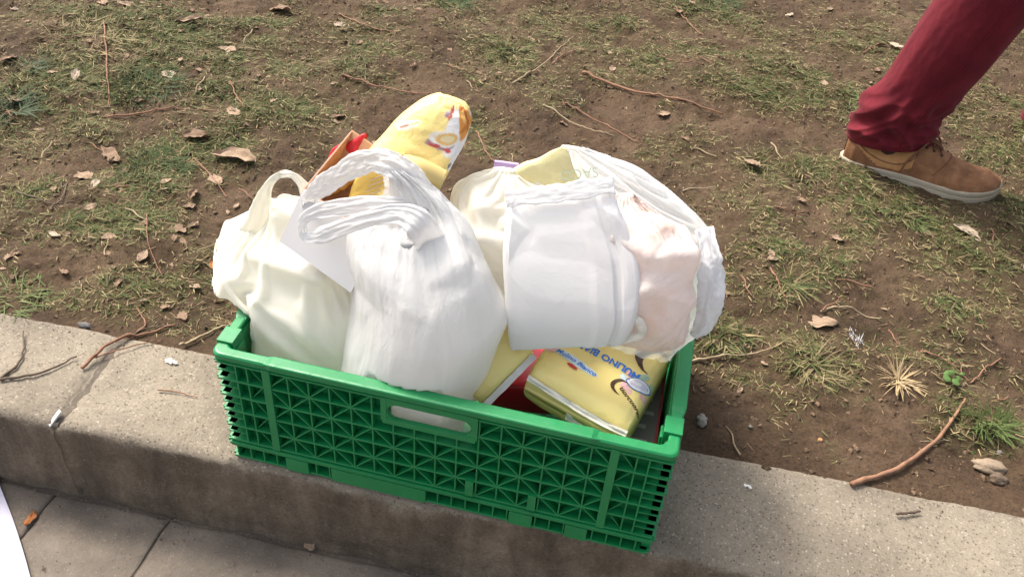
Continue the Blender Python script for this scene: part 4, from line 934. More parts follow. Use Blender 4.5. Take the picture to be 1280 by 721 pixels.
# --- white carrier bag in the middle
bagB = empty('white_carrier_bag', (.27, .12, .012), 'bulging white plastic carrier bag with two long loop handles, middle of the crate', 'bag')
P = sections([(455,515,575,545,.10,.070),(440,482,584,514,.10,.082),(429,452,604,478,.102,.087),(430,425,623,434,.105,.090),(436,385,634,398,.11,.088),(440,340,622,362,.118,.078),(441,302,607,322,.128,.060),(452,278,590,290,.14,.044),(466,266,572,267,.148,.030),(486,247,552,246,.152,.020),(489,226,527,226,.153,.013),(482,210,500,210,.153,.008)], 240, 170, 2.15)
P = crumpled(P, 22, .0105, 15, lambda v: smooth(.85, .5, v)*smooth(0, .15, v), 5); P = crumpled(P, 110, .0042, 16, lambda v: smooth(1, .6, v), 0)
P = creases(P, .0044, 15, .6, 11, octv=3, fade=lambda v: .12+.88*smooth(.38, .85, v)); P = creases(P, .0018, 34, 1.0, 12, octv=3, fade=lambda v: .4+.75*smooth(.35, .8, v)); P = crumpled(P, 420, .0013, 14); lo_ = P[:, :, 2] < .206; P[:, :, 1] = np.where(lo_, np.maximum(P[:, :, 1], .022), P[:, :, 1])
obj('bag_body', P.reshape(-1, 3), grid_faces(240, 170).tolist()+cap_faces(240, 170), WHITE, bagB)
ribbon([(548,290,.160,.03),(532,255,.150,.036),(514,226,.148,.036),(492,207,.148,.034),(468,201,.15,.029),(446,206,.15,.031),(424,219,.145,.026),(403,233,.14,.027),(388,245,.138,.019),(384,254,.142,.016),(398,259,.155,.012)], WHITE, bagB, 'handle', 56, 190, seed=7, amp=.0024, thick=.085)
ribbon([(560,372,.150,.05),(546,322,.114,.046),(528,285,.098,.034),(505,269,.10,.025),(475,270,.10,.022),(440,280,.10,.022),(408,292,.10,.021),(390,297,.10,.016),(380,293,.102,.012),(378,281,.105,.012),(384,270,.11,.014),(405,263,.115,.020),(440,258,.12,.021),(480,256,.125,.022),(515,262,.138,.026),(545,290,.165,.03)], WHITE, bagB, 'handle', 48, 200, seed=8, amp=.0018, thick=.075)
ribbon([(484,203,.172,.016),(489,220,.177,.020),(493,245,.178,.028),(496,292,.165,.05)], WHITE, bagB, 'bag_flap', 48, 60, seed=9, amp=.002, thick=.12)
# thin grey inner film in the opening
P = sections([(500,300,548,308,.125,.03),(504,282,545,290,.128,.03),(510,266,538,270,.132,.018),(516,258,530,260,.135,.006)], 48, 40, 2.0); P = facets(P, .004, .03, 9); P = relax(P, True, 1.06, 1.05, 50, .03, .2, 9, .002, (12, 6), .02)
obj('inner_film', P.reshape(-1, 3), grid_faces(48, 40).tolist()+cap_faces(48, 40), film_mat('grey inner film', (.5,.5,.5), .3, .3, .1, (70, .4)), bagB)

# --- white paper bag with a rolled top
bagC = empty('paper_bag', (.42, .13, .16), 'flat white paper bag with long pleats and folded down top, leaning on the yellow packet', 'bag')
P = sections([(640,433,777,428,.105,.003,4),(639,431,780,424,.106,.008,6),(636,400,792,394,.115,.016,6),(634,365,797,360,.128,.019,5),(632,325,795,322,.143,.018,5),(632,295,786,292,.155,.015,5),(632,270,774,262,.165,.011,5),(633,256,768,246,.172,.008,5),(634,246,766,232,.178,.005,5)], 220, 150, 5)
P = crumpled(P, 34, .0034, 27, asp=.42); P = crumpled(P, 150, .0014, 22, asp=.7)
# two long pleats pressed into the face
tq = np.cos(np.arange(220)/220*2*np.pi); fr_ = (np.sin(np.arange(220)/220*2*np.pi) > 0)
pl_ = .0026*(smooth(.05, .07, tq)-smooth(.34, .36, tq))+.0022*(smooth(.52, .54, tq)-smooth(.98, 1.0, tq)*0); P = P+(-VD)[None, None]*(pl_*fr_)[None, :, None]
obj('bag_body', P.reshape(-1, 3), grid_faces(220, 150).tolist()+cap_faces(220, 150), PAPER, bagC)
ribbon([(632,249,.166,.020),(655,246,.166,.021),(700,241,.167,.022),(740,235,.168,.021),(768,231,.170,.020)], PAPER, bagC, 'rolled_top', 40, 60, seed=12, amp=.0006, thick=.03)
# --- milky bag behind at the right, with a yellow paper in it
bagD = empty('milky_bag', (.5, .27, .15), 'large milky see-through plastic bag draped at the right end of the crate', 'bag')
P = sections([(740,440,858,432,.22,.03),(710,415,874,415,.225,.05),(700,392,888,390,.23,.06),(690,350,902,352,.24,.065),(680,300,899,302,.25,.06),(665,255,872,268,.265,.05),(650,222,830,232,.275,.035),(668,203,800,206,.28,.018),(690,188,770,194,.283,.008),(703,182,735,186,.285,.003)], 164, 116, 2.2)
P = drape(P, [bx_(790,360,.24,.075,.035,.05,.1,.1,.1), bx_(835,322,.245,.026,.026,.04,.4,.3,0), bx_(740,280,.26,.05,.02,.04,.1,-.2,0)], 1.0, 1.03, 1.25, 100, .008, .3, 14, .005, .03); P = crumpled(P, 170, .0024, 48)
obj('bag_body', P.reshape(-1, 3), grid_faces(164, 116).tolist()+cap_faces(164, 116), CLEAR, bagD)
# doubled film hanging at the corner
ribbon([(866,420,.165,.012),(880,404,.165,.026),(888,375,.17,.034),(889,345,.18,.033),(887,315,.195,.028),(880,285,.215,.022)], film_mat('milky film, doubled', (.84,.845,.86), .3, .35, .15, (25, .3)), bagD, 'bag_corner', 44, 70, seed=15, amp=.0014, thick=.2)
# --- pinkish bag in front of it
bagE = empty('pinkish_bag', (.54, .16, .16), 'crumpled pinkish thin bag between the white paper bag and the milky bag', 'bag')
P = sections([(785,428,845,428,.135,.008),(768,412,856,415,.14,.03),(758,380,862,385,.15,.045),(750,335,861,340,.165,.048),(750,300,850,300,.178,.042),(756,268,832,272,.19,.03),(768,248,808,252,.198,.014),(776,242,796,245,.2,.005)], 132, 110, 2.2)
P = drape(P, [bx_(815,370,.155,.028,.022,.03,.3,.3,.2), bx_(795,310,.175,.022,.02,.03,-.3,.2,.3), bx_(835,330,.17,.015,.02,.03,.5,.1,0)], 1.02, 1.05, 1.3, 100, .01, .25, 17, .004, .022); P = crumpled(P, 90, .0030, 45); P = crumpled(P, 260, .0018, 46)
obj('bag_body', P.reshape(-1, 3), grid_faces(132, 110).tolist()+cap_faces(132, 110), PINK, bagE)
ribbon([(764,408,.115,.010),(782,398,.108,.011),(797,400,.103,.011),(803,412,.10,.011),(797,420,.10,.011),(778,425,.10,.010)], IVORY, bagE, 'handle', 20, 60, seed=18, amp=.0006, thick=.3)
# --- ivory bag crumpled behind the white ones
bagF = empty('ivory_bag', (.36, .22, .15), 'crumpled ivory plastic bag peeping out between the white carrier bag and the paper bag', 'bag')
P = sections([(590,400,690,405,.2,.05),(585,340,700,345,.205,.06),(572,280,705,290,.215,.06),(562,245,700,252,.225,.05),(578,222,690,232,.235,.032),(600,212,672,220,.24,.014),(615,210,655,215,.242,.004)], 128, 90, 2.1)
P = drape(P, [bx_(640,320,.21,.05,.035,.05,.2,.2,.1), bx_(620,265,.225,.03,.028,.02,.4,.2,0)], 1.0, 1.03, 1.3, 90, .008, .3, 19, .004, .03); P = crumpled(P, 70, .0024, 47)
obj('bag_body', P.reshape(-1, 3), grid_faces(128, 90).tolist()+cap_faces(128, 90), IVORY, bagF)

# ------------------------------------------------------------------ boxes and packets
def quad_box(O, A, B, T, n=2):
    """verts/faces of a sheet: corner O, edges A and B, thickness vector T"""
    O, A, B, T = map(np.asarray, (O, A, B, T)); V = [O, O+A, O+A+B, O+B, O+T, O+A+T, O+A+B+T, O+B+T]
    return np.array(V), [(0,3,2,1), (4,5,6,7), (0,1,5,4), (1,2,6,5), (2,3,7,6), (3,0,4,7)]
CARD = mat('white card', (.60,.585,.58), .7); BRN = mat('brown card', (.46,.24,.13), .75)
FL = at(379,236,'y',.150); FR = at(470,300,'y',.120); BL = at(440,162,'y',.25); DN = at(355,289,'y',.118)-FL; DN = DN*1.25
A = FR-FL; B = BL-FL; nn = np.cross(A, B); nn /= np.linalg.norm(nn); Au = A/np.linalg.norm(A); Bu = B/np.linalg.norm(B)
carton = empty('open_carton', FL+A/2+B/2+DN, 'open white carton with brown inside, tilted between the cream and white carrier bags', 'carton')
def wall(name, O, a, b, t, outer_first=True):
    V, F = quad_box(O, a, b, t); o = obj(name, V, F, None, carton, smooth_=False, mats=[CARD, BRN], midx=[0, 1, 1, 1, 1, 1]); bv = o.modifiers.new('bevel', 'BEVEL'); bv.width = .0004; return o
tk = .0025
wall('front_wall', FL, A, DN, Bu*tk); wall('back_wall', FL+B, A, DN, -Bu*tk); wall('side_wall', FL+Bu*tk*1.1, B-Bu*tk*2.2, DN, Au*tk); wall('side_wall', FL+A+Bu*tk*1.1, B-Bu*tk*2.2, DN, -Au*tk); wall('base', FL+DN*.96+Au*tk*1.2+Bu*tk*1.2, A-Au*tk*2.4, B-Bu*tk*2.4, -DN/np.linalg.norm(DN)*tk)

def pillow(O, A, B, T, nu=72, nv=60, ex=4.5, taper=.10, crumple=.0015, seed=1, endk=3.5):
    """filled packet: middle O, half axes A (across), B (along), T (up); returns grid and a mapping for its upper face"""
    O, A, B, T = map(lambda q_: np.asarray(q_, float), (O, A, B, T)); th = np.arange(nu)/nu*2*np.pi; P = np.zeros((nv, nu, 3)); lv = np.sin(np.linspace(-1, 1, nv)*np.pi/2)
    nT = T/np.linalg.norm(T)
    def th_(l): return np.clip(1-np.abs(l)**(endk*2.2), .02, 1)**.5
    cm_ = crumple_map(60, seed+300, 2*np.linalg.norm(A), 2*np.linalg.norm(B), (64, 64), False)*crumple*.75
    def crm(s_, l): return cm_[np.clip(((np.asarray(l)+1)*31.5).round().astype(int), 0, 63), np.clip(((np.asarray(s_)+1)*31.5).round().astype(int), 0, 63)]
    def disp(p): return .5*crumple*(fbm(p[..., 0]*34+seed, p[..., 1]*34+p[..., 2]*21, seed+150, 3))
    def up(s_, l, off=.0):
        s_ = np.clip(s_, -.995, .995); z = (1-np.abs(s_)**ex)**(1/ex); p = O+s_[..., None]*A*(1-taper*np.abs(l)[..., None]**6)+l[..., None]*B+z[..., None]*T*th_(l)[..., None]
        return p+nT*(disp(p)+crm(s_, l)+off)[..., None]
    for i, l in enumerate(lv):
        ct = np.sign(np.cos(th))*np.abs(np.cos(th))**(2/ex); st = np.sign(np.sin(th))*np.abs(np.sin(th))**(2/ex); p = O+ct[:, None]*A*(1-taper*abs(l)**6)+l*B+st[:, None]*T*th_(l)
        P[i] = p+nT*((disp(p)+crm(ct, 0*ct+l))*np.sign(st+.001))[:, None]
    return P, up
def fin(up_pts, out, wd, mt, parent, name, seed=1, n=50):
    """crimped end seal: a pleated strip along up_pts leaning along out"""
    Q = catmull(up_pts, n); V = []; out = np.asarray(out, float); nrm_ = np.cross(Q[-1]-Q[0], out); nrm_ /= np.linalg.norm(nrm_)
    for k in range(n):
        for j in range(6): V.append(Q[k]+out*wd*j/5+nrm_*(.0009*math.sin(j*2.4)+.002*pn(np.array([k*.16]), np.array([j*.3+seed]), 161)[0]))
    return obj(name, np.array(V), grid_faces(6, n, False), mt, parent)
SILV = film_mat('pale crimped film', (.74,.70,.62), .3, .1, 0, (90, .3))
# big yellow biscuit packet
E2 = at(790,536,'z',.190); E1 = at(657,461,'z',.206); F2 = at(846,436,'z',.186)
Aax = (E2-E1)/2; Bax = (F2-E2)/2*1.1; Nax = np.cross(Aax, Bax); Nax /= np.linalg.norm(Nax); Nax = Nax if Nax[2] > 0 else -Nax
TH = .036; Oc = (E1+E2)/2+Bax*1.02-Nax*TH
pk = empty('biscuit_packet', Oc-Nax*TH, 'big pale yellow biscuit packet with blue lettering, propped in the right front of the crate', 'packet')
P, up = pillow(Oc, Aax, Bax, Nax*TH, 96, 70, 5.5, .06, .0022, 3, 4.0)
obj('wrapper', P.reshape(-1, 3), grid_faces(96, 70).tolist()+cap_faces(96, 70), YEL, pk)
la, lb = np.linalg.norm(Aax), np.linalg.norm(Bax)
def face(off, cx, cy, rot=0, flip=-1):
    """surface coordinates in metres round (cx, cy) on the packet's face; flip = -1 turns the print upside down as seen"""
    c_, s__ = math.cos(rot), math.sin(rot)
    def f(x_, y_):
        x_ = np.asarray(x_, float)*flip; y_ = np.asarray(y_, float)*flip; xx = x_*c_-y_*s__; yy = x_*s__+y_*c_
        return up((cx+xx)/la, (cy+yy)/lb, off)
    return f
lettering('MULINO BIANCO', face(.0009, -.006, -.008, -.02), .0165, BLUE, pk, 'lettering', 0, .0006, .92)
fl = face(.0007, .066, -.006)
shape_on(ell(0, 0, .017, .0095, .35), face(.0011, .058, -.022), WPR, pk, 'badge'); shape_on(ell(0, 0, .0185, .0108, .35), face(.0009, .058, -.022), BLUE, pk, 'badge_ring')
for k, (dx, dy, m_) in enumerate(((-.016,.012,PNKP),(.016,.013,PNKP),(.018,-.010,PNKP),(-.017,-.012,GRNP),(.0,-.016,GRNP),(.022,.002,LBL),(.010,.018,PNKP))): shape_on(ell(dx, dy, .0075, .0045, k, 14, .45, k), face(.0006, .058, -.022), m_, pk, 'flower_print')
shape_on(ell(.001, .0, .013, .0066, .35), face(.0014, .058, -.022), mat('pale lilac print', (.66,.64,.74), .4), pk, 'badge_print'); shape_on(ell(.003, .001, .007, .0028, .35), face(.0017, .058, -.022), WPR, pk, 'badge_print')
shape_on(ell(0, 0, .018, .0035), face(.0008, -.025, .010, -.02), RED, pk, 'red_tag')
def crescent(cx, cy, R0, a0, a1, wmax, n=26):
    t = np.linspace(a0, a1, n); wv = wmax*np.sin(np.linspace(0, np.pi, n))**1.3+.0006
    o = np.stack([cx+(R0+wv/2)*np.cos(t), cy+(R0+wv/2)*np.sin(t)], -1); i_ = np.stack([cx+(R0-wv/2)*np.cos(t), cy+(R0-wv/2)*np.sin(t)], -1); return o, i_
def strip_on(o, i_, fn, mt, parent, name):
    k = len(o); V = np.concatenate([o, i_]); return obj(name, fn(V[:,0], V[:,1]), [[a, a+1, k+a+1, k+a] for a in range(k-1)], mt, parent, smooth_=False)
strip_on(*crescent(0, 0, .027, math.radians(20), math.radians(230), .015), face(.0008, .066, .030, .5, 1), DKB, pk, 'initial_print')
# side face with the crimped end
def endf(u_, v_): return Oc-Bax*.985+Aax*u_+Nax*TH*v_
fin([endf(-.93, .72), endf(-.5, .66), endf(0, .6), endf(.5, .6), endf(.95, .7)], -Bax/lb*.35-Nax*.55, .012, SILV, pk, 'crimped_seal', 3)
fin([endf(-.1, .1), endf(.3, -.02), endf(.93, .28)], -Bax/lb*.18-Nax*.6, .022, SILV, pk, 'crimped_seal', 5)
lettering('Mulino Bianco', face(.0010, -.028, -.042, -.1, 1), .011, BLUE, pk, 'lettering', .25, .0002)
shape_on(ell(0, 0, .034, .007, 0, 22, .05), face(.0007, -.028, -.042, -.1, 1), LBL, pk, 'name_banner')
shape_on(ell(-.038, .002, .007, .009, 0, 12, .25), face(.0009, -.028, -.042, -.1, 1), PNKP, pk, 'flower_print'); shape_on(ell(-.042, .010, .006, .004, 0, 10, .25), face(.0008, -.028, -.042, -.1, 1), GRNP, pk, 'flower_print')
shape_on(ell(.0, -.011, .008, .0028), face(.0009, -.028, -.042, -.1, 1), RED, pk, 'red_tag')
strip_on(*crescent(0, 0, .012, math.radians(60), math.radians(290), .0055), face(.0009, .040, -.043, -.1, 1), DKB, pk, 'initial_print')
lettering('uorcuore', face(.0009, .058, -.052, -.45, 1), .011, DKB, pk, 'lettering', .3, .0002)

for k in range(5): shape_on(np.array([(-.012+.002*(k % 2), -.0007), (.012-.003*(k % 3), -.0007), (.012-.003*(k % 3), .0007), (-.012+.002*(k % 2), .0007)]), face(.0008, -.062, .012-.0042*k, -.1, 1), mat('small brown print', (.36,.24,.12), .5), pk, 'text_line')
# second yellow packet, end on
p2 = empty('small_packet', at(620,490,'y',.12), 'smaller yellow packet with a whitish end flap beside the white carrier bag', 'packet')
G0 = at(604,506,'y',.052); G1 = at(668,441,'y',.115); A2 = (G1-G0)/2*1.05; N2 = np.array([.25, -.55, .8]); N2 -= A2*np.dot(N2, A2)/np.dot(A2, A2); N2 /= np.linalg.norm(N2); B2 = np.cross(N2, A2); B2 = B2/np.linalg.norm(B2)*.042
if B2[0] > 0: B2 = -B2
O2 = (G0+G1)/2+B2*.95-N2*.024
P, up2 = pillow(O2, A2, B2, N2*.030, 64, 48, 5, .06, .0022, 9, 4)
obj('wrapper', P.reshape(-1, 3), grid_faces(64, 48).tolist()+cap_faces(64, 48), YEL, p2)
fin([O2-B2*.9+A2*f+N2*.026 for f in (-.95, -.3, .3, .9)], -B2/np.linalg.norm(B2)*.4+N2*.1, .022, mat('silvery film', (.56,.54,.50), .3, .5), p2, 'crimped_seal', 7)

# red packet lying deeper
rd = empty('red_packet', at(655,512,'z',.10), 'red packet lying deep between the two yellow packets', 'packet')
P, upr = pillow(at(650,505,'z',.085)+np.array([0, .055, 0]), (.06, .01, 0), (-.008, .05, 0), (0, 0, .028), 56, 40, 6, .04, .001, 12, 6)
obj('wrapper', P.reshape(-1, 3), grid_faces(56, 40).tolist()+cap_faces(56, 40), mat('glossy red wrap', (.58,.015,.035), .3, .5), rd)
# grey printed box in the right corner
gb = empty('printed_box', (.555, .10, .012), 'dark grey printed box with a red edge standing in the right corner of the crate', 'box')
mb = MB(); mb.box(.515, .575, .03, .26, .012, .135); mb.build('box_body', mat('grey print', (.10,.095,.085), .6), gb, bevel=.001)
mb = MB(); mb.box(.5735, .5775, .032, .258, .014, .1362); mb.build('red_edge', mat('dull red card', (.22,.02,.02), .5), gb, bevel=.0006)
for k in range(7):
    mb = MB(); mb.box(.522, .568-.004*(k % 3), .045+.026*k, .052+.026*k, .1348, .1358); mb.build('text_line', mat('grey lettering', (.24,.23,.21), .7), gb)

# yellow bread bag at the top, standing in the carton
bb = empty('bread_bag', at(490,260,'y',.24), 'tall yellow bread bag with a croissant print and rolled opening, highest thing in the crate', 'bag')
S = [(428,268,520,330,.19,.035),(446,236,540,276,.205,.035),(455,202,552,234,.22,.036),(474,174,566,206,.235,.033),(500,147,580,180,.25,.029),(526,129,589,153,.26,.021),(541,121,585,138,.265,.015),(549,118,579,130,.267,.006)]
nuB, nvB = 150, 130; P = sections(S, nuB, nvB, 2.8); P = crumpled(P, 60, .0026, 61); P = crumpled(P, 200, .0008, 62)
cl = np.tile(np.array([.88,.71,.27]), (nvB*nuB, 1))
PR = P.reshape(-1, 3); cc = (PR-CAM)@RM.T; ix = 640+FPX*cc[:,0]/cc[:,2]; iy = 360.5-FPX*cc[:,1]/cc[:,2]
def uvB():
    """print coordinates: u across the visible face (0..1), v along the bag"""
    t = np.arange(nuB)/nuB*2*np.pi; u_ = (1+np.cos(t))/2; front = np.sin(t) > -.15
    Vv = np.linspace(0, 1, nvB)[:, None]*np.ones((1, nuB)); return (u_[None]*np.ones((nvB, 1))).ravel(), Vv.ravel(), (front[None]*np.ones((nvB, 1))).ravel() > .5
u_, v_, fr = uvB()
def paint(cx, cy, a, b, rot, colr, wob=.0, seed=1):
    dx = u_-cx; dy = (v_-cy)*1.5; x_ = dx*math.cos(rot)+dy*math.sin(rot); y_ = -dx*math.sin(rot)+dy*math.cos(rot)
    d = np.hypot(x_/a, y_/b)+wob*pn(u_*9, v_*9, 170+seed); k = smooth(1.06, .94, d)*fr; cl[:] = cl*(1-k[:, None])+np.array(colr)*k[:, None]
paint(.80, .72, .26, .30, .1, (.80,.79,.78)); paint(.86, .80, .14, .25, .12, (.66,.27,.05), .2); paint(.84, .82, .06, .12, .2, (.76,.44,.13)); paint(.93, .80, .03, .2, .12, (.40,.13,.03)); paint(.87, .92, .09, .03, .4, (.45,.14,.03), .3); paint(.88, .70, .08, .03, .5, (.50,.17,.03), .3)
paint(.55, .84, .035, .16, -.15, (.50,.12,.08), .2); paint(.60, .85, .022, .15, -.15, (.80,.76,.70)); paint(.50, .80, .02, .08, -.2, (.45,.35,.42))
paint(.66, .585, .17, .045, .1, (.36,.24,.28), .5, 3); paint(.66, .62, .19, .075, .12, (.80,.79,.77)); paint(.66, .62, .15, .055, .12, (.78,.50,.18)); paint(.66, .62, .10, .032, .12, (.82,.70,.42)); paint(.55, .565, .06, .016, .2, (.50,.07,.08), .4, 4); paint(.74, .56, .07, .014, -.1, (.58,.08,.09), .4, 5)
paint(.93, .52, .07, .14, .2, (.72,.75,.80)); paint(.90, .47, .022, .03, .6, (.16,.18,.22), .4)
paint(.15, .60, .14, .05, .5, (.84,.81,.66)); paint(.12, .585, .06, .010, .7, (.50,.12,.08)); paint(.20, .625, .07, .010, .5, (.52,.55,.12))
YELB = film_mat('yellow printed bag', (.8,.66,.25), .42, .08, 0, (60, .25)); a_ = N(YELB, 'ShaderNodeAttribute', attribute_name='col'); L(YELB, a_.outputs['Color'], P_(YELB).inputs['Base Color'])
obj('bag_body', PR, grid_faces(nuB, nvB).tolist()+cap_faces(nuB, nvB), YELB, bb, col=cl)
# rolled opening: a spiral sheet across the bag's front
pth = catmull([at(500,207,'y',.172), at(525,214,'y',.172), at(553,228,'y',.176)], 30); ax = pth[-1]-pth[0]; ax /= np.linalg.norm(ax); tow = CAM-pth.mean(0); tow -= ax*np.dot(tow, ax); tow /= np.linalg.norm(tow); upv = np.cross(ax, tow); upv = upv if upv[2] > 0 else -upv
vs = [p+upv*((.003+.0016*t)*math.sin(t))+tow*((.003+.0016*t)*math.cos(t)*.8) for p in pth for t in np.linspace(0, 10.5, 44)]
obj('rolled_opening', np.array(vs), grid_faces(44, 30, False), mat('dull yellow film', (.62,.47,.18), .45), bb)

# yellow and orange packets standing in the carton
c1 = empty('snack_packet', FL+A*.45+B*.45+DN*.8, 'yellow snack packet with small print standing inside the open carton', 'packet')
Q0 = at(462,252,'y',.185); P, upc = pillow(Q0, (at(492,235,'y',.195)-at(430,262,'y',.18))/2, (at(480,205,'y',.21)-at(445,300,'y',.17))/2, np.array([-.1, -.6, .75])*.016, 56, 44, 3.5, .1, .002, 15, 3.5)
obj('wrapper', P.reshape(-1, 3), grid_faces(56, 44).tolist()+cap_faces(56, 44), film_mat('amber wrapper', (.76,.52,.12), .35, .1, 0, (70, .25)), c1)
for k in range(5):
    fnk = lambda x_, y_, k=k: upc(.25+np.asarray(x_), .45-.14*k+np.asarray(y_), .0012)
    shape_on(np.array([(-.35, -.028), (.35, -.028), (.35, .028), (-.35, .028)]), fnk, mat('faded lettering', (.52,.40,.22), .6), c1, 'text_line')
c2 = empty('roll_packet', FL+A*.25+B*.5+DN*.8, 'orange brown snack roll lying in the open carton', 'packet')
P = catmull([at(396,242,'y',.185), at(412,232,'y',.19), at(432,222,'y',.195), at(452,212,'y',.2)], 40); Vt, Ft = tube(P, .013*np.sin(np.linspace(.5, np.pi-.5, 40))**.5+.002*pn(np.arange(40)*.4, np.arange(40)*.1, 181), 20)
obj('wrapper', Vt, Ft, suede_mat('orange brown wrapper', (.42,.17,.03), (.58,.28,.06), (.68,.40,.12)), c2)
c3 = empty('red_snack_packet', FL+A*.2+B*.75+DN*.8, 'small red packet at the back of the open carton', 'packet')
P, _ = pillow(at(430,198,'y',.235), (at(452,190,'y',.24)-at(408,210,'y',.23))/2, (at(440,184,'y',.245)-at(424,228,'y',.22))/2, np.array([0, -.6, .7])*.010, 48, 36, 4, .1, .0012, 18, 4)
obj('wrapper', P.reshape(-1, 3), grid_faces(48, 36).tolist()+cap_faces(48, 36), mat('bright red wrap', (.5,.015,.02), .35), c3)

# yellow paper with printing inside the milky bag
yp = empty('yellow_paper_sack', at(690,260,'y',.275), 'pale yellow printed paper sack sticking up behind the rolled top of the paper bag', 'sack')
S = [(612,275,745,275,.238,.010),(620,238,736,250,.240,.010),(640,214,727,230,.244,.008),(668,199,717,208,.248,.005),(700,183,709,186,.252,.002)]; P = sections(S, 64, 48, 3); P = facets(P, .0015, .05, 71); obj('sack_body', P.reshape(-1, 3), grid_faces(64, 48).tolist()+cap_faces(64, 48), YELL, yp)
def letters_at(px, py, y_, rot):
    o_ = at(px, py, 'y', y_); ex_ = at(px+10*math.cos(rot), py+10*math.sin(rot), 'y', y_)-o_; ex_ /= np.linalg.norm(ex_); tc = CAM-o_; tc /= np.linalg.norm(tc); ey_ = np.cross(tc, ex_)
    return lambda a, b: o_+np.asarray(a)[:, None]*ex_+np.asarray(b)[:, None]*ey_
lettering('SACO', letters_at(724, 217, .236, math.pi-.12), .019, mat('sage print', (.42,.48,.36), .6), yp)
# lilac card
lc = MB(); cA = [at(618,202,'y',.30), at(648,206,'y',.30), at(652,245,'y',.29), at(612,245,'y',.29)]; tk_ = np.array([0, .003, .001])
lc.add(np.array(cA+[p+tk_ for p in cA]), [(0,1,2,3), (7,6,5,4), (0,4,5,1), (1,5,6,2), (2,6,7,3), (3,7,4,0)]); tag(lc.build('lilac_card', mat('lilac card', (.45,.32,.62), .6), bevel=.0004), 'lilac card sticking up behind the ivory bag', 'card')

# white paper sheet at the lower left corner of the view, lying curled on the paving
pA = [at(x_, y_, 'z', PZ+.008)[:2] for x_, y_ in ((-8,583),(0,607),(15,645),(28,685),(38,721),(46,760),(56,820))]
zA = [PZ+.008]*7
ed = catmull(np.column_stack([pA, zA]), 30); V = []
for k, p in enumerate(ed):
    for j in range(14): s_ = j/13; V.append((p[0]-.24*s_, p[1]-.03*s_+.0*k, p[2]+.004*math.sin(s_*5)*(1-s_)-.0*(s_)))
V = np.array(V); V2 = V-np.array([0, 0, .0012]); n_ = len(V)
Fp = grid_faces(14, 30, False).tolist(); bo = [k*14 for k in range(30)]
Fp2 = Fp+[[a+n_ for a in f][::-1] for f in Fp]+[[bo[i], bo[i]+n_, bo[i+1]+n_, bo[i+1]] for i in range(29)]
tag(obj('paper_sheet', np.concatenate([V, V2]), Fp2, mat('plain white paper', (.46,.445,.515), .75, .2)), 'plain white paper sheet at the lower left corner on the dark paving', 'paper')

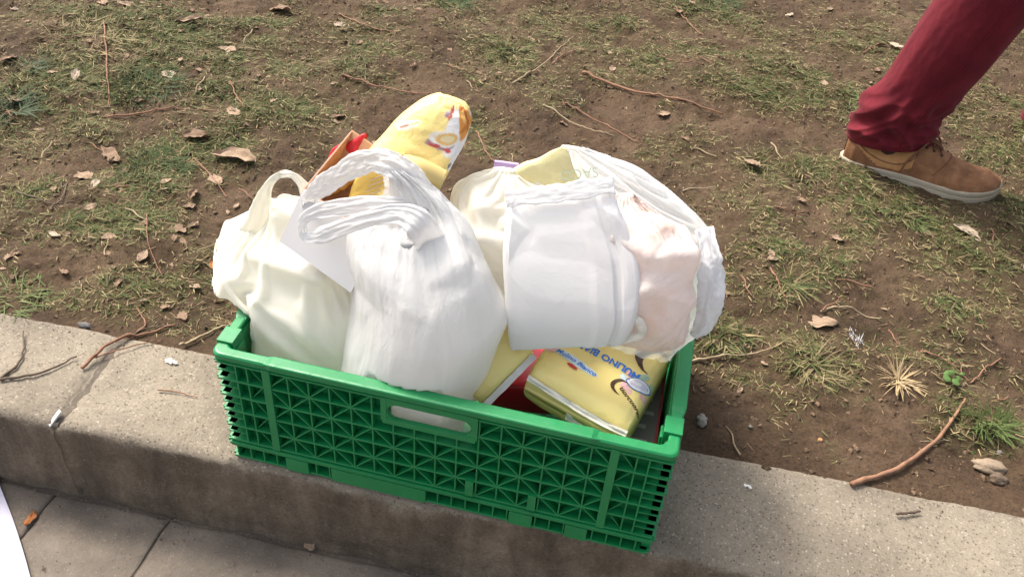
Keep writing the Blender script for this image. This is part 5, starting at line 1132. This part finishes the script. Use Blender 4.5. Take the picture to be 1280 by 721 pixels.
# ------------------------------------------------------------------ the walking person: two trouser legs and shoes
TR = cloth_mat(); SU = suede_mat('brown suede', (.14,.066,.032), (.225,.108,.052), (.33,.175,.095)); TANL = suede_mat('tan leather', (.37,.18,.07), (.46,.235,.095), (.52,.30,.14)); SOLE = stone_mat('off white rubber', (.40,.345,.25), (.30,.255,.18), (.50,.44,.34), .2, .4); LACE = mat('brown lace', (.15,.065,.033), .85); DKI = mat('dark shoe lining', (.05,.03,.02), .9)
z0 = float(soil_z(1.05, 1.14))
man = empty('person', (1.35, 1.25, z0), 'walking person in dark red trousers and brown low shoes, only the lower legs in view', 'person')
def shoe(ox, oy, yaw, pitch=0.0, oz=None, Ls=.305):
    oz = z0 if oz is None else oz; ca, sa = math.cos(yaw), math.sin(yaw); cp, sp = math.cos(pitch), math.sin(pitch)
    def tf(V):
        V = np.asarray(V, float).reshape(-1, 3)*1.1; x_ = V[:,0]-Ls; z_ = V[:,2]; xr = x_*cp+z_*sp+Ls; zr = -x_*sp+z_*cp
        return np.stack([ox+xr*ca-V[:,1]*sa, oy+xr*sa+V[:,1]*ca, oz+zr], -1)
    root = obj('shoe', [(0,0,0)], [], SU, man); bpy.data.objects.remove(root)
    sh = empty('shoe', (0,0,0)); sh.parent = man; p0 = tf([(Ls/2, 0, 0)])[0]; sh.location = p0-np.array(man.location)
    # outline half widths along the length (inner, outer)
    xs = np.array([0, .006, .02, .05, .09, .13, .17, .21, .245, .272, .292, .303, .305]); wi = np.array([.002, .016, .027, .034, .035, .036, .041, .047, .048, .042, .030, .013, .002]); wo = np.array([.002, .016, .027, .034, .034, .035, .043, .050, .049, .041, .028, .011, .002])
    n_ = 44; t = (1-np.cos(np.linspace(0, np.pi, n_)))/2*Ls; a_ = np.interp(t, xs, wi); b_ = np.interp(t, xs, wo)
    lo = np.concatenate([np.stack([t, -b_], -1), np.stack([t, a_], -1)[::-1][1:-1]]); k_ = len(lo); cm = np.array([Ls*.5, 0])
    def ring(f, z): q_ = cm+(lo-cm)*f; toe = .012*np.clip((lo[:,0]-.22)/.085, 0, 1)**2; return np.column_stack([q_, z+toe*(1)])
    R_ = [ring(.955, -.004), ring(.985, -.002), ring(1.0, .002), ring(1.004, .0105), ring(1.004, .0125), ring(.996, .0132), ring(.996, .0142), ring(1.006, .0150), ring(1.006, .0225), ring(.995, .0245), ring(.96, .0245)]
    V = np.concatenate(R_); F = grid_faces(k_, len(R_)).tolist()+[list(range(k_))[::-1], [(len(R_)-1)*k_+i for i in range(k_)]]
    obj('sole', tf(V), F, SOLE, sh)
    # upper: slices across, each an arch; ridge height along the length
    hx = np.array([.004, .03, .07, .105, .125, .15, .18, .21, .245, .275, .297]); hz = np.array([.064, .070, .068, .070, .084, .090, .079, .065, .055, .048, .036])
    m_ = 150; tt = np.linspace(.004, .299, m_); na = 65; P = np.zeros((m_, na, 3))
    for i, x_ in enumerate(tt):
        wI = np.interp(x_, xs, wi)*.965; wO = np.interp(x_, xs, wo)*.965; h = np.interp(x_, hx, hz); th = np.linspace(0, np.pi, na); e_ = .62 if x_ > .12 else .45
        yy = np.cos(th); yy = np.where(yy > 0, yy*wI, yy*wO); zz = np.sin(th)**e_; nar = 1-.38*zz**2*smooth(.29, .2, x_)*smooth(.0, .1, x_) ; toe = .012*np.clip((x_-.22)/.085, 0, 1)**2
        P[i] = np.stack([np.full(na, x_)+.0*zz, yy*nar, .016+toe+(h-.016)*zz], -1)
    P[:, :, 2] += (.0016*fbm(P[:, :, 0]*45, P[:, :, 1]*45, 191, 3))*(P[:, :, 2] > .03); P[:, :, 1] += .0018*np.sin(P[:, :, 0]*150)*smooth(.17, .2, P[:, :, 0])*smooth(.25, .22, P[:, :, 0])*np.sign(P[:, :, 1])
    F = grid_faces(na, m_, False).tolist(); mi = np.zeros((m_-1, na-1), int)
    Xc = (P[:-1, :-1, 0]+P[1:, 1:, 0])/2; Zc = (P[:-1, :-1, 2]+P[1:, 1:, 2])/2
    # tan quarter panel with a curved lower border, brown heel counter and toe
    mi[(Zc > .027+.03*np.clip((.075-Xc)/.05, 0, 1)+.012*np.clip((Xc-.10)/.03, 0, 1)) & (Xc < .132) & (Xc > .022)] = 1
    obj('upper', tf(P.reshape(-1, 3)), F, None, sh, mats=[SU, TANL], midx=mi.ravel())
    # seams: a raised cord along the panel's border and across the vamp
    def surf(x_, s_):   # s_ -1..1 from the near side over the top to the far side
        i = np.interp(x_, tt, np.arange(m_)); j = (1-s_)/2*(na-1) if False else (s_+1)/2*(na-1)
        return P[int(round(i)), int(round(na-1-j))]
    for s_ in ((-.72, 1), (.72, 1)):
        q_ = [surf(x_, s_[0])+np.array([0, -.0008*np.sign(-s_[0]), .0012]) for x_ in np.linspace(.13, .185, 9)]
    q_ = [surf(x_, y_)+np.array([0, 0, .0012]) for x_, y_ in ((.172,-.86),(.186,-.62),(.196,-.3),(.199,0),(.196,.3),(.186,.62),(.172,.86))]; obj('seam', *tube(tf(catmull(q_, 30)), .0011, 6), LACE, sh)
    q_ = [surf(x_, y_)+np.array([0, -.0006, .0008]) for x_, y_ in ((.03,-.62),(.05,-.78),(.08,-.86),(.11,-.86),(.132,-.70),(.136,-.5))]; obj('seam', *tube(tf(catmull(q_, 30)), .0012, 6), SU, sh)
    for x_ in (.148, .163, .178):
        for y_ in (-.36, .36):
            p = surf(x_, y_)+np.array([0, 0, .0008]); obj('eyelet', *tube(tf([p, p+np.array([0, y_*.004, .0016])]), .0028, 10), DKI, sh)
    for a0, a1 in ((.148, .163), (.163, .178), (.178, .163), (.163, .148)):
        q_ = [surf(a0, -.36)+np.array([0, 0, .002]), surf((a0+a1)/2, 0)+np.array([0, 0, .0045]), surf(a1, .36)+np.array([0, 0, .002])]; obj('lace', *tube(tf(catmull(q_, 14)), .0023, 6), LACE, sh)
    k0 = surf(.14, -.1)+np.array([0, 0, .006])
    for pts in ([k0, k0+(.004, -.018, .002), surf(.128, -.62)+(0, -.006, .004), surf(.118, -.85)+(0, -.007, .002), surf(.114, -.97)+(0, -.007, .002)],
                [k0, k0+(.02, -.014, .004), k0+(.036, -.006, -.010), k0+(.022, .004, .0), k0], [k0, k0+(.022, .016, .003), k0+(.034, .022, -.012)], [k0, k0+(-.004, .02, .004), k0+(.012, .032, -.006), k0+(.008, .012, .004), k0]):
        obj('lace', *tube(tf(catmull([np.asarray(p) for p in pts], 26)), .0024, 6), LACE, sh)
    return tf
tfs = shoe(.897, 1.146, -.12, 0, z0-.001)
shoe(1.342, 1.40, .02, -.0, float(soil_z(1.5, 1.4))+.004)
def leg_sections(S, nu, nv):
    """S rows: (x, y, z, half width in x, half width in y, slant of the ring's front edge down)"""
    R_ = catmull(S, nv); th = np.arange(nu)/nu*2*np.pi; P = np.zeros((nv, nu, 3))
    for i, q_ in enumerate(R_):
        P[i] = np.stack([q_[0]+q_[3]*np.cos(th), q_[1]+q_[4]*np.sin(th), q_[2]+q_[5]*np.cos(th)], -1)
    return P
zz0 = z0
LS = [(.984,1.152,zz0+.074,.086,.058,.008),(.984,1.152,zz0+.092,.090,.061,.006),(.986,1.152,zz0+.115,.088,.061,.004),(.990,1.152,zz0+.140,.081,.060,-.004),(1.002,1.150,zz0+.178,.074,.062,-.012),(1.020,1.148,zz0+.24,.076,.068,-.020),(1.043,1.147,zz0+.32,.080,.075,-.026),(1.078,1.148,zz0+.44,.084,.080,-.026),(1.115,1.155,zz0+.53,.088,.084,-.02),(1.17,1.17,zz0+.66,.092,.090,.0),(1.24,1.19,zz0+.80,.10,.10,.0),(1.28,1.23,zz0+.90,.115,.11,.0)]
P = leg_sections(LS, 96, 190)
P = relax(P, True, 1.02, 1.0, 30, .05, .5, 31, .0022, (7, 14), .02)
# folds that gather over the shoe
zr = (P[:, :, 2]-zz0); ang_ = np.arctan2(P[:, :, 1]-1.145, P[:, :, 0]-(.985+.16*np.clip(zr-.1, 0, 1)))
fold = smooth(.24, .15, zr)*smooth(.075, .10, zr); ca_, sa_ = np.cos(ang_), np.sin(ang_)
def rd(a, b, sd): return (1-np.abs(pn(a, b, sd))*2.4)
amp_ = fold*(.010*rd(ca_*1.1+zr*9, sa_*1.1+zr*16, 231)+.006*rd(ca_*1.9-zr*14+3, sa_*1.9+zr*22, 232)-.004)+.007*np.exp(-((zr-.155)/.022)**2)*smooth(.1, -.9, ca_)
amp_ = amp_+.0022*smooth(.12, .3, zr)*rd(ca_*1.2+zr*3, sa_*1.2+zr*2.2, 233)
P[:, :, 0] += np.cos(ang_)*amp_; P[:, :, 1] += np.sin(ang_)*amp_
V1 = P.reshape(-1, 3)
LS2 = [(1.396,1.40,z0+.060,.080,.062,.0),(1.398,1.40,z0+.10,.080,.062,-.006),(1.402,1.398,z0+.2,.072,.062,-.012),(1.395,1.39,z0+.35,.066,.068,-.01),(1.40,1.37,z0+.5,.074,.076,0),(1.39,1.34,z0+.66,.085,.085,.0),(1.36,1.30,z0+.80,.10,.10,.0),(1.34,1.28,z0+.90,.115,.11,0)]
P2 = leg_sections(LS2, 64, 90); P2 = relax(P2, True, 1.02, 1.0, 25, .05, .5, 33, .002, (7, 10), .02); V2 = P2.reshape(-1, 3)
P3 = leg_sections([(1.32,1.255,z0+.84,.13,.14,0),(1.32,1.255,z0+.93,.15,.165,0),(1.325,1.255,z0+1.02,.14,.16,0)], 64, 30); V3 = P3.reshape(-1, 3)
F = grid_faces(96, 190).tolist(); F += (grid_faces(64, 90)+len(V1)).tolist(); F += (grid_faces(64, 30)+len(V1)+len(V2)).tolist(); F += [[len(V1)+len(V2)+i for i in range(64)][::-1], [len(V1)+len(V2)+29*64+i for i in range(64)]]
tr = obj('trousers', np.concatenate([V1, V2, V3]), F, TR, man); sm = tr.modifiers.new('cloth', 'SOLIDIFY'); sm.thickness = .0016
# hem stitching and the outer seam
hem = P[6]; obj('hem_seam', *tube(np.concatenate([hem+(hem-hem.mean(0))*.006, (hem+(hem-hem.mean(0))*.006)[:1]]), .0009, 5), TR, man)
k_ = 74; sm_ = P[4:150, k_]; cpt = P[4:150].mean(1); obj('side_seam', *tube(sm_+(sm_-cpt)*.012, .0011, 5), TR, man)
# socks fill the gap between hem and shoe
obj('sock', *tube(catmull([(.985,1.145,z0+.05),(.988,1.145,z0+.09),(1.0,1.146,z0+.14)], 12), .036, 20), DKI, man)
obj('sock', *tube(catmull([(1.412,1.40,z0+.05),(1.414,1.40,z0+.09),(1.412,1.40,z0+.14)], 12), .036, 20), DKI, man)
